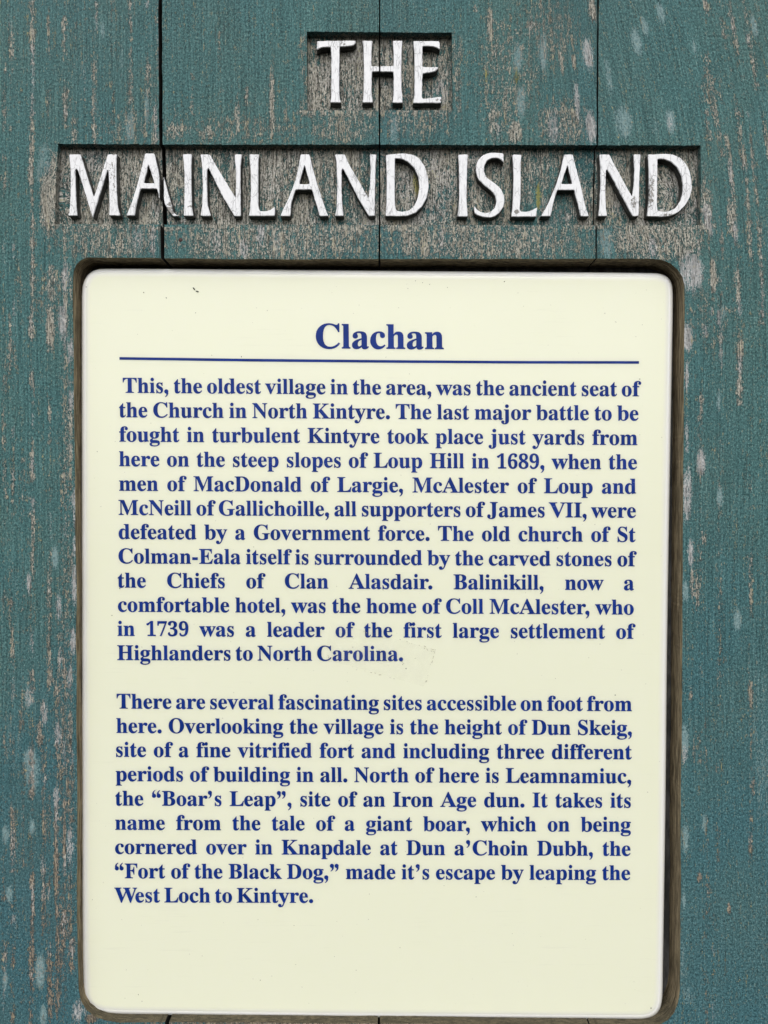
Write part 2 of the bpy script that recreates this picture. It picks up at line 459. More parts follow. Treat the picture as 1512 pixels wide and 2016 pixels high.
def shift(x, y):
    """sideways run of the grain: it leans on the right-hand boards"""
    s = -70.0 * np.clip((640 - y) / 640, -0.1, 1.3) ** 2 * np.sign(np.clip((640 - y), 0, 1))
    return s * sst(1030, 1200, x)

def grain_field(pts, depth):
    x, y = pts[:, 0], pts[:, 1]
    u = x - shift(x, y) + 3.0 * (vnoise(y, 5, 260) - .5) + (x - 700) * 0.012 * (vnoise(y, 6, 400) - .5)
    for kx, ky, r in KNOTS:
        d = np.sqrt((x - kx) ** 2 + ((y - ky) / 1.5) ** 2)
        f = 0.75 * np.exp(-(d / r) ** 2)
        u = u * (1 - f) + (kx + 1.1 * d + 6 * (vnoise(np.arctan2(y - ky, x - kx) * 40, 9, 14) - .5)) * f
    # every board is its own piece of timber
    brd = np.digitize(x, [315, 747, 1175])
    off = np.array([0, 911, 2057, 3391.0])[brd]
    return np.stack([(u + off) / 4.3, depth * 1000.0, (-y + off * 1.7) / 4.3], 1)

def wear_field(pts, floor):
    x, y = pts[:, 0], pts[:, 1]
    out = np.zeros((len(pts), 4))
    def blob(ch, L):
        for cx, cy, rx, ry, s in L:
            k = np.abs(x - cx) < rx * 2.2
            k &= np.abs(y - cy) < ry * 2.2
            if not k.any(): continue
            xx, yy = x[k], y[k]
            lean = (shift(xx, yy) - shift(np.full(1, cx * 1.0), np.full(1, cy * 1.0))) if cx > 1080 else 0.0
            d = np.sqrt(((xx - cx - lean) / rx) ** 2 + ((yy - cy) / ry) ** 2)
            out[k, ch] = np.maximum(out[k, ch], s * sst(1.45, 0.45, d) if False else s * (1 - sst(0.45, 1.5, d)))
    blob(0, WOOD); blob(1, PALE); blob(2, LTEAL); blob(3, LICHEN)
    for i, (lx, y0, y1, s) in enumerate(LINES):
        ll = lx + shift(np.full(len(x), lx * 1.0 if lx > 1200 else 0.0), y) + 5 * (vnoise(y, 40 + i, 170) - .5)
        k = (np.abs(x - ll) < 14) & (y > y0) & (y < y1)
        if not k.any(): continue
        yy = y[k]
        dash = sst(.30, .75, vnoise(yy, 80 + i, 70)) * .75 + sst(.3, .7, vnoise(yy, 120 + i, 17)) * .4
        wd = 3.2 + 3.5 * vnoise(yy, 160 + i, 90)
        v = 1.35 * s * dash * np.exp(-((x[k] - ll[k]) / wd) ** 2)
        out[k, 0] = np.maximum(out[k, 0], v)
        q = sst(.74, .9, vnoise(yy, 200 + i, 55)) * s * 1.25 * np.exp(-((x[k] - ll[k]) / wd) ** 2)
        out[k, 1] = np.maximum(out[k, 1], q)
    # lower edge of the routed lettering is bleached; bare floor with paint left in it
    out[floor == 1, 0] = np.maximum(out[floor == 1, 0], 0.52 + 0.55 * (vnoise(x[floor == 1] + 31 * np.floor(y[floor == 1] / 40), 77, 45) - .5))
    fl = floor == 1
    out[fl, 1] = np.maximum(out[fl, 1], 0.10 + 0.5 * vnoise(x[fl] * 1.0 + 57 * np.floor(y[fl] / 55), 91, 38))
    return out

# ------------------------------------------------------------------ outlines on the board face (photo pixels)
TITLE_TOP = [(603.8,62.4),(747,63.5),(889.6,64.2),(890.8,140),(891.2,217),(747,217),(605,217.5),(604,140)]
TITLE_LOW = [(113.5,283.4),(318,284.2),(747,284.8),(1176,285.8),(1379.6,286.2),(1379.8,360),(1379,443.2),(1174,443.8),(747,443),(320,442),(108,441.5),(109,380)]
def arc(cx, cy, r, a0, a1, n=9):
    return [(cx + r * math.cos(math.radians(a0 + (a1 - a0) * i / n)), cy + r * math.sin(math.radians(a0 + (a1 - a0) * i / n))) for i in range(n + 1)]
REC = ([(150.5,1200),(147,900),(143.8,600),(144,553)] + [(145.5,534),(151,521),(160,512.5),(173,507.6)] +
       [(320,508.6),(470,510.4),(745,509.8),(1000,509.4),(1180,509.6),(1285,509.4)] +
       [(1303,512),(1320,519),(1334,531),(1343,546),(1347.5,566)] + [(1348.3,620),(1345.5,900),(1343.2,1200),(1341.5,1500),(1340.3,1850),(1339.4,1950)] +
       [(1336,1974),(1328,1994),(1316,2008),(1296,2019),(1270,2022.5)] + [(1160,2020),(746,2014.5),(400,2012.5),(232,2013)] +
       [(205,2009),(186,2001),(170,1988),(160,1971),(155,1950)] + [(152.5,1800),(150.6,1400)])
D_REC, D_LET, D_BACK = 0.0143, 0.0046, 0.024
title_top = resample(TITLE_TOP, 4, 0.35)
title_low = resample(TITLE_LOW, 4, 0.45)
rec = resample(REC, 4.5, 0.12)
_s = np.arange(len(rec)) * 4.5
_t = np.roll(rec, -1, 0) - np.roll(rec, 1, 0)
_t /= np.linalg.norm(_t, axis=1)[:, None]
rec = rec + np.stack([-_t[:, 1], _t[:, 0]], 1) * (1.6 * (vnoise(_s, 401, 70) - .5) + 0.7 * (vnoise(_s, 402, 26) - .5))[:, None]

Y0, Y1 = -520, 2620
def chain(pts, seed, amp):
    p = resample(pts, 5, 0, closed=False)
    v = vnoise(p[:, 1], seed, 23) + 0.6 * vnoise(p[:, 1], seed + 1, 8) - 0.8
    p[:, 0] += amp * v
    return p
S1L = chain([(310,Y0),(311.6,0),(313.2,290),(315.0,400),(316.8,510),(321,1300),(324.6,2010),(328,Y1)], 11, 0.9)
S1R = chain([(317,Y0),(319,0),(320.3,290),(323.2,400),(323.4,510),(327.5,1300),(332.6,2010),(337,Y1)], 13, 1.0)
S2L = chain([(746,Y0),(746.0,0),(745.8,240),(745.4,500),(744.5,1300),(743.8,2010),(743,Y1)], 15, .5)
S2R = chain([(749,Y0),(748.9,0),(748.8,240),(748.6,500),(747.8,1300),(748.2,2010),(748,Y1)], 17, .6)
S3L = chain([(1178,Y0),(1175.8,0),(1174.3,280),(1171.9,400),(1172.1,500),(1167,1300),(1160,2010),(1156,Y1)], 19, .9)
S3R = chain([(1181,Y0),(1178.9,0),(1177.4,280),(1174.6,400),(1175.1,500),(1170,1300),(1163,2010),(1159,Y1)], 21, .8)
XL = resample([(-118,Y0),(-110,Y1)], 40, .5, False)
XR = resample([(1612,Y0),(1604,Y1)], 40, .5, False)

sign = tag(empty('wooden_sign', (0, D_BACK, CAMZ - 0.40)),
           'weathered teal plank sign with carved white lettering and a routed recess', 'sign')

def make_plank(left, right):
    bot = resample([left[-1], right[-1]], 40, 0, False)[1:-1]
    top = resample([right[0], left[0]], 40, 0, False)[1:-1]
    outline = np.concatenate([left, bot, right[::-1], top])
    xa, xb = outline[:, 0].min(), outline[:, 0].max()
    loops = [(outline, True)]
    for lp in (title_top, title_low, rec):
        k = (lp[:, 0] > xa - 12) & (lp[:, 0] < xb + 12)
        n = len(lp)
        if k.all():
            loops.append((lp, True)); continue
        if not k.any(): continue
        st = next(i for i in range(n) if k[i] and not k[i - 1])
        run = []
        for j in range(n):
            i = (st + j) % n
            if k[i]: run.append(lp[i])
            else:
                if len(run) > 1: loops.append((np.array(run), False))
                run = []
        if len(run) > 1: loops.append((np.array(run), False))
    # loose points: fine where the photo looks, coarse elsewhere
    def grid(x0, x1, y0, y1, s):
        gx, gy = np.meshgrid(np.arange(x0, x1, s), np.arange(y0, y1, s))
        g = np.stack([gx.ravel(), gy.ravel()], 1).astype(float)
        return g + rng.uniform(-.3, .3, g.shape) * s
    g = grid(max(xa, -30) + 2, min(xb, 1545) - 1, -30, 2050, 4.2)
    g = g[~inside(rec, g)]
    e = np.concatenate([grid(xa + 8, xb - 8, Y0 + 10, Y1 - 10, 42)])
    fr = (e[:, 0] > -30) & (e[:, 0] < 1545) & (e[:, 1] > -30) & (e[:, 1] < 2050)
    e = e[~fr | inside(rec, e)]
    g = np.concatenate([g, e])
    g = g[inside(outline, g)]
    v, f = cdt(loops, g)
    c = v[f].mean(1)
    keep = inside(outline, c)
    f, c = f[keep], c[keep]
    a = v[f]
    ar = (a[:, 1, 0] - a[:, 0, 0]) * (a[:, 2, 1] - a[:, 0, 1]) - (a[:, 1, 1] - a[:, 0, 1]) * (a[:, 2, 0] - a[:, 0, 0])
    ok = np.abs(ar) > 1e-4
    f, c, ar = f[ok], c[ok], ar[ok]
    f[ar < 0] = f[ar < 0][:, ::-1]
    lev = np.zeros(len(f), int)
    lev[inside(title_top, c) | inside(title_low, c)] = 1
    lev[inside(rec, c)] = 2
    DEP = np.array([0.0, D_LET, D_REC, D_BACK])
    key = {}
    VP, VD, VL, VT = [], [], [], []
    def vid(i, l, tone=0):
        k = (i, l, tone)
        if k not in key:
            key[k] = len(VP); VP.append(v[i]); VD.append(DEP[l]); VL.append(l); VT.append(tone)
        return key[k]
    F, FM = [], []
    edges = {}
    for t in range(len(f)):
        l = int(lev[t])
        i, j, k = (int(q) for q in f[t])
        F.append((vid(i, l), vid(j, l), vid(k, l)))
        FM.append(2 if l == 2 else 0)
        for p, q in ((i, j), (j, k), (k, i)):
            edges.setdefault((min(p, q), max(p, q)), []).append((l, p, q))
    for (p, q), ts in edges.items():
        if len(ts) == 2:
            if ts[0][0] == ts[1][0]: continue
            hi, lo = (ts[0], ts[1]) if ts[0][0] < ts[1][0] else (ts[1], ts[0])
            a_, b_ = hi[1], hi[2]
            m = 1 if lo[0] == 2 else 0
            F.append((vid(b_, hi[0], 1), vid(a_, hi[0], 1), vid(a_, lo[0], 1), vid(b_, lo[0], 1))); FM.append(m)
        else:
            l, a_, b_ = ts[0]
            F.append((vid(b_, l, 2), vid(a_, l, 2), vid(a_, 3, 2), vid(b_, 3, 2))); FM.append(3)
    VP = np.array(VP); VD = np.array(VD); VL = np.array(VL)
    W = PA(VP)
    W[:, 1] = VD
    fr = VL == 0
    # faint unevenness of the old boards
    W[fr, 1] += 0.00025 * (vnoise(VP[fr, 0], 301, 30) - .5) + 0.0002 * (vnoise(VP[fr, 1], 302, 140) - .5)
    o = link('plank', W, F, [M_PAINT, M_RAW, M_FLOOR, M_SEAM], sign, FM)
    wf = wear_field(VP, VL)
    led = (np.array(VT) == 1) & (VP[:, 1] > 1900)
    wf[led, 3] = 0.9 * sst(1965, 2000, VP[led, 1])  # ledge below the panel: shade painted in together with moss
    set_attrs(o, grain_field(VP, VD), wf)
    return o

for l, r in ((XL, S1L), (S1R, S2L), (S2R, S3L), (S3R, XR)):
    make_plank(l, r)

# dark board the planks are fixed to
def box(name, a, b, mat, parent):
    (x0, y0, z0), (x1, y1, z1) = a, b
    v = [(x0,y0,z0),(x1,y0,z0),(x1,y1,z0),(x0,y1,z0),(x0,y0,z1),(x1,y0,z1),(x1,y1,z1),(x0,y1,z1)]
    f = [(0,3,2,1),(4,5,6,7),(0,1,5,4),(1,2,6,5),(2,3,7,6),(3,0,4,7)]
    o = link(name, v, f, [mat], parent)
    V = np.array(v)
    set_attrs(o, V * 1000, np.zeros((8, 4)))
    return o
pa, pb = P(-100, Y1 - 20), P(1590, Y0 + 20)
box('backing_board', (pa[0], D_BACK + 0.0005, pa[2]), (pb[0], D_BACK + 0.018, pb[2]), M_SEAM, sign)

# ------------------------------------------------------------------ carved letters
LTR = []
def K(ox, oy, s, pts): return [(ox + x / s, oy + y / s) for x, y in pts]
cE = (580, 0, 4.2); cA = (90, 260, 3.877); cB = (460, 260, 3.877); cC = (780, 260, 4.5818); cD = (1050, 260, 3.877)
LTR.append([K(*cE, [(185,335),(345,332),(505,332),(508,345),(500,362),(480,376),(440,382),(372,384),(371,500),(370,700),(373,800),(384,847),(292,847),(302,800),(303,600),(300,387),(240,388),(205,398),(183,412)])])
LTR.append([K(*cE, [(560,332),(645,332),(636,420),(636,545),(699,544),(699,591),(640,591),(636,740),(647,847),(560,847),(570,780),(572,600),(570,420)]),
            K(*cE, [(709,543),(818,541),(818,430),(810,332),(894,332),(886,420),(884,560),(886,750),(896,849),(808,850),(818,780),(818,592),(709,592)])])
LTR.append([K(*cE, [(980,335),(1195,335),(1201,350),(1201,408),(1180,395),(1140,382),(1058,380),(1058,550),(1190,550),(1185,570),(1165,587),(1120,600),(1058,606),(1054,800),(1060,814),(1215,795),(1212,851),(978,851),(990,790),(991,600),(990,430)])])
LTR.append([K(*cA, [(176,167),(263,167),(300,285),(365,494),(420,330),(470,167),(544,167),(541,190),(537,260),(541,450),(551,580),(568,637),(480,637),(484,600),(481,400),(476,288),(468,292),(420,450),(366,625),(358,656),(350,630),(300,470),(243,290),(232,276),(225,290),(227,420),(232,560),(241,638),(168,638),(180,600),(187,450),(186,290),(179,210)])])
LTR.append([K(*cA, [(757,160),(828,160),(858,285),(866,340),(868,510),(849,432),(722,432),(690,560),(678,637),(612,636),(632,590),(660,520),(700,385)]), K(*cA, [(783,248),(828,388),(748,388)]),
            K(*cA, [(899,338),(930,450),(960,550),(967,600),(985,622),(1008,632),(1008,642),(970,642),(940,605),(908,550),(899,500)])])
LTR.append([K(*cA, [(1043,165),(1116,165),(1110,250),(1112,450),(1116,580),(1128,640),(1050,640),(1055,580),(1057,450),(1056,300),(1050,220)])])
LTR.append([K(*cA, [(1177,168),(1252,168),(1300,255),(1448,498),(1451,380),(1448,280),(1440,167),(1496,167),(1487,250),(1486,400),(1489,642),(1440,642),(1340,475),(1260,310),(1240,270),(1230,290),(1231,450),(1236,560),(1260,640),(1180,640),(1192,560),(1197,400),(1190,230)])])
LTR.append([K(*cB, [(117,167),(193,167),(188,230),(188,560),(198,600),(240,603),(280,592),(316,566),(312,640),(113,640),(124,590),(130,450),(128,280)])])
LTR.append([K(*cB, [(509,167),(578,167),(600,260),(640,400),(680,520),(722,641),(655,641),(640,580),(597,438),(472,438),(440,540),(432,641),(355,641),(375,590),(410,520),(470,370),(497,250)]), K(*cB, [(540,250),(580,394),(500,394)])])
LTR.append([K(*cB, [(772,167),(848,167),(880,240),(1030,500),(1040,400),(1045,280),(1037,167),(1091,167),(1084,250),(1079,450),(1078,640),(1032,640),(950,505),(842,290),(831,275),(824,290),(824,450),(830,560),(839,641),(773,641),(785,580),(790,400),(784,230)])])
def rnd(p): return chaikin(p, 1)
LTR.append([K(*cB, [(1160,175),(1165,172),(1250,162),(1310,160),(1370,170),(1420,200),(1460,260),(1484,340),(1490,420),(1475,500),(1440,565),(1390,615),(1330,638),(1270,642),(1158,641),(1165,560),(1168,400),(1165,260)]),
            K(*cB, [(1232,200),(1280,203),(1330,225),(1380,275),(1410,340),(1418,420),(1405,500),(1380,560),(1340,595),(1290,606),(1243,598),(1232,560),(1230,400),(1230,260)])])
LTR.append([K(*cC, [(558,200),(650,198),(642,300),(640,450),(636,600),(642,700),(647,762),(552,762),(562,700),(568,600),(566,300)])])
LTR.append([K(*cC, [(970,190),(972,276),(950,250),(915,233),(870,232),(820,255),(796,300),(793,350),(810,395),(850,430),(900,465),(950,515),(974,570),(980,620),(970,670),(935,725),(890,760),(840,772),(780,765),(735,750),(708,732),(702,700),(705,660),(725,692),(760,717),(810,728),(855,717),(890,680),(905,630),(895,575),(860,530),(790,475),(740,420),(720,365),(718,310),(735,255),(770,215),(820,190),(870,182),(930,185)])])
LTR.append([K(*cC, [(1048,200),(1134,200),(1124,270),(1126,450),(1124,600),(1115,690),(1127,716),(1180,716),(1230,701),(1277,673),(1265,763),(1038,763),(1048,690),(1055,560),(1058,400),(1054,280)])])
LTR.append([K(*cD, [(236,168),(303,168),(320,240),(360,390),(400,560),(427,643),(362,643),(345,570),(312,441),(183,442),(155,540),(133,642),(58,642),(85,595),(115,540),(170,410),(212,280)]), K(*cD, [(262,252),(298,394),(214,394)])])
LTR.append([K(*cD, [(505,168),(583,168),(610,225),(756,492),(768,400),(772,280),(766,167),(824,167),(817,230),(811,400),(806,641),(760,643),(690,515),(587,320),(566,285),(556,290),(552,450),(556,580),(566,641),(495,641),(505,580),(514,400),(512,260)])])
LTR.append([K(*cD, [(876,170),(880,168),(960,165),(1020,162),(1070,170),(1120,190),(1165,235),(1195,290),(1210,360),(1213,430),(1196,500),(1160,560),(1110,610),(1050,640),(990,646),(867,642),(878,560),(884,450),(882,300)]),
            K(*cD, [(950,205),(1000,205),(1050,225),(1100,270),(1130,330),(1143,400),(1140,470),(1120,530),(1085,580),(1040,602),(990,607),(950,596),(946,560),(948,400),(950,280)])])
CHIP = [(1281,385,7,28,.58),(1283,365,6,20,.55),(1246,398,8,16,.56),(333,416,9,14,.8),(336,405,6,14,.6),(1017,416,4,6,.9),(862,196,14,4,.5),(674,84,8,6,.55),(221,350,9,50,.36),(222,300,7,20,.34),(374,405,5,3,.8),(900,425,4,4,.4),(715,372,10,26,.3),(692,360,4,30,.28),(1318,424,30,5,.45)]

def make_letter(loops):
    loops = [resample(l, 3.5, 0.22) for l in loops]
    def soft(l):      # knocked corners
        q = 0.72 * l + 0.14 * np.roll(l, 1, 0) + 0.14 * np.roll(l, -1, 0)
        return q
    loops = [soft(l) for l in loops]
    allp = np.concatenate(loops)
    x0, y0 = allp.min(0); x1, y1 = allp.max(0)
    def solid(p):
        r = np.zeros(len(p), bool)
        for l in loops: r ^= inside(l, p)
        return r
    def offset(l, d):
        a = np.roll(l, 1, 0); b = np.roll(l, -1, 0)
        t = b - a; t /= np.maximum(np.linalg.norm(t, axis=1), 1e-9)[:, None]
        nr = np.stack([-t[:, 1], t[:, 0]], 1)
        if solid((l + nr * 0.8)[::3]).mean() < .5: nr = -nr      # inwards
        return l + nr * d
    inner = [offset(l, 1.0) for l in loops]
    gx, gy = np.meshgrid(np.arange(x0, x1, 4.0), np.arange(y0, y1, 4.0))
    g = np.stack([gx.ravel(), gy.ravel()], 1) + rng.uniform(-1, 1, (gx.size, 2))
    ins = np.ones(len(g), bool)
    ins &= solid(g)
    for l in loops:
        d = np.min(np.linalg.norm(g[:, None, :] - l[None], axis=2), 1)
        ins &= d > 2.6
    v, f = cdt([(l, True) for l in inner], g[ins])
    c = v[f].mean(1)
    sol = np.zeros(len(c), bool)
    for l in inner: sol ^= inside(l, c)
    f = f[sol]
    a = v[f]
    ar = (a[:, 1, 0] - a[:, 0, 0]) * (a[:, 2, 1] - a[:, 0, 1]) - (a[:, 1, 1] - a[:, 0, 1]) * (a[:, 2, 0] - a[:, 0, 0])
    f[ar < 0] = f[ar < 0][:, ::-1]
    pts = [v]; dep = [np.full(len(v), 0.0001)]
    F = [tuple(t) for t in f]; FM = [0] * len(F)
    n = len(v)
    base = 0
    for l, li in zip(loops, inner):
        m = len(l)
        # find the CDT's copies of the inner ring
        idx = [int(np.argmin(((v - q) ** 2).sum(1))) for q in li]
        r1 = n; pts.append(l); dep.append(np.full(m, 0.0005)); n += m
        r2 = n; pts.append(offset(l, -0.8)); dep.append(np.full(m, D_LET + 0.0004)); n += m
        for i in range(m):
            j = (i + 1) % m
            if idx[i] != idx[j]: F.append((idx[i], idx[j], r1 + j, r1 + i)); FM.append(0)
            F.append((r1 + i, r1 + j, r2 + j, r2 + i)); FM.append(1)
    pts = np.concatenate(pts); dep = np.concatenate(dep)
    W = PA(pts); W[:, 1] = dep
    o = link('carved_letter', W, F, [M_LETTER, M_LSIDE], sign, FM)
    wr = np.zeros((len(pts), 4))
    for cx, cy, rx, ry, s in CHIP:
        d = np.sqrt(((pts[:, 0] - cx) / rx) ** 2 + ((pts[:, 1] - cy) / ry) ** 2)
        wr[:, 0] = np.maximum(wr[:, 0], s * (1 - sst(.5, 1.4, d)))
    set_attrs(o, np.stack([pts[:, 0] / 4.3, dep * 1000, -pts[:, 1] / 4.3], 1), wr)
    return o
for L in LTR:
    make_letter(L)

# rusted nail head under the lettering
def disc(name, px, py, r, t, h, mat, parent, n=14, sx=1.0):
    c = P(px, py, t)
    v = [(c[0], t - h, c[2])]
    f = []
    for k, (q, d) in enumerate(((0.75, h * .8), (1.0, 0.0))):
        for i in range(n):
            a = 2 * math.pi * i / n
            v.append((c[0] + r * q * sx * math.cos(a), t - d, c[2] + r * q * math.sin(a)))
    for i in range(n):
        j = (i + 1) % n
        f.append((0, 1 + i, 1 + j)[::-1])
        f.append((1 + i, 1 + n + i, 1 + n + j, 1 + j)[::-1])
    return link(name, v, f, [mat], parent, smooth=True)
disc('nail_head', 356, 473, 0.0012, 0.0004, 0.0007, M_RUST, sign)

# ------------------------------------------------------------------ information panel
T_FACE = 0.0050
panel = tag(empty('information_panel', (0, D_REC, CAMZ - 0.23)),
            'cream enamel panel with blue Clachan text and rounded white edges, set in the teal sign', 'panel')
PO = ([(161,575),(163,559),(168.5,546),(177,536.5),(189,530.5),(205,528.3)] + [(480,530.2),(747,533.0),(1000,535),(1285,537)] +
      [(1301,538.8),(1313,544),(1320.5,552.5),(1324,564),(1325,580)] + [(1324.6,620),(1317.6,1000),(1313,1290),(1310.6,1580),(1305.6,1880),(1304.6,1955)] +
      [(1303,1975),(1298,1990),(1289,2000),(1275,2006),(1255,2007.8)] + [(900,2005),(600,2002.8),(300,1998.3),(225,1997.2)] +
      [(205,1995.5),(187,1990.5),(174,1982),(166,1969),(162.8,1950)] + [(161.4,1850),(160.6,1400),(160.6,1000),(160.7,600)])
po = resample(chaikin(PO, 2), 9)
def inward(l, d):
    a = np.roll(l, 1, 0); b = np.roll(l, -1, 0)
    t = b - a; t /= np.linalg.norm(t, axis=1)[:, None]
    return l + np.stack([-t[:, 1], t[:, 0]], 1) * d
# ring profile: (pixels in from the silhouette, metres behind the face plane)
prof = [(0.6, 0.0091), (0.0, 0.0031), (0.25, 0.0022), (1.2, 0.00125), (2.9, 0.0006), (5.2, 0.00030), (6.8, 0.00022), (8.2, 0.00031), (9.4, 0.00022), (11.0, 0.0001), (13, 0.00005), (15, 0.00002), (17, 0.0)]
RV, RF, RM, RS = [], [], [], []
m = len(po)
for d, t in prof:
    RV.append(PA(inward(po, d), T_FACE + t))
RV = np.concatenate(RV)
rim_rows = 6
for r in range(len(prof) - 1):
    for i in range(m):
        j = (i + 1) % m
        RF.append((r * m + i, r * m + j, (r + 1) * m + j, (r + 1) * m + i)); RM.append(r)
nr = len(prof)
fs, fm = [tuple(range(m))], [0]
for r in range(nr - 1):
    for i in range(m):
        j = (i + 1) % m
        fs.append((r * m + i, r * m + j, (r + 1) * m + j, (r + 1) * m + i)[::-1])
        fm.append(0 if r < rim_rows else 1)
nsm = len(fs)
k = (nr - 1) * m
cen = RV[k:].mean(0); cen[1] = T_FACE
RV = np.concatenate([RV, cen[None]])
for i in range(m):
    fs.append((len(RV) - 1, k + (i + 1) % m, k + i)); fm.append(1)
body = link('enamel_body', RV, fs, [M_CREAM], panel, None, smooth=[False] + [True] * (nsm - 1) + [False] * (len(fs) - nsm))
ed = np.interp([p[0] if i else 0 for i, p in enumerate(prof)], [0, 5, 8, 11, 13, 15, 17], [1, 1, .8, .5, .3, .15, 0])
at = body.data.attributes.new('edge', 'FLOAT', 'POINT')
at.data.foreach_set('value', np.concatenate([np.repeat(ed, m), [0.0]]).astype(np.float32))

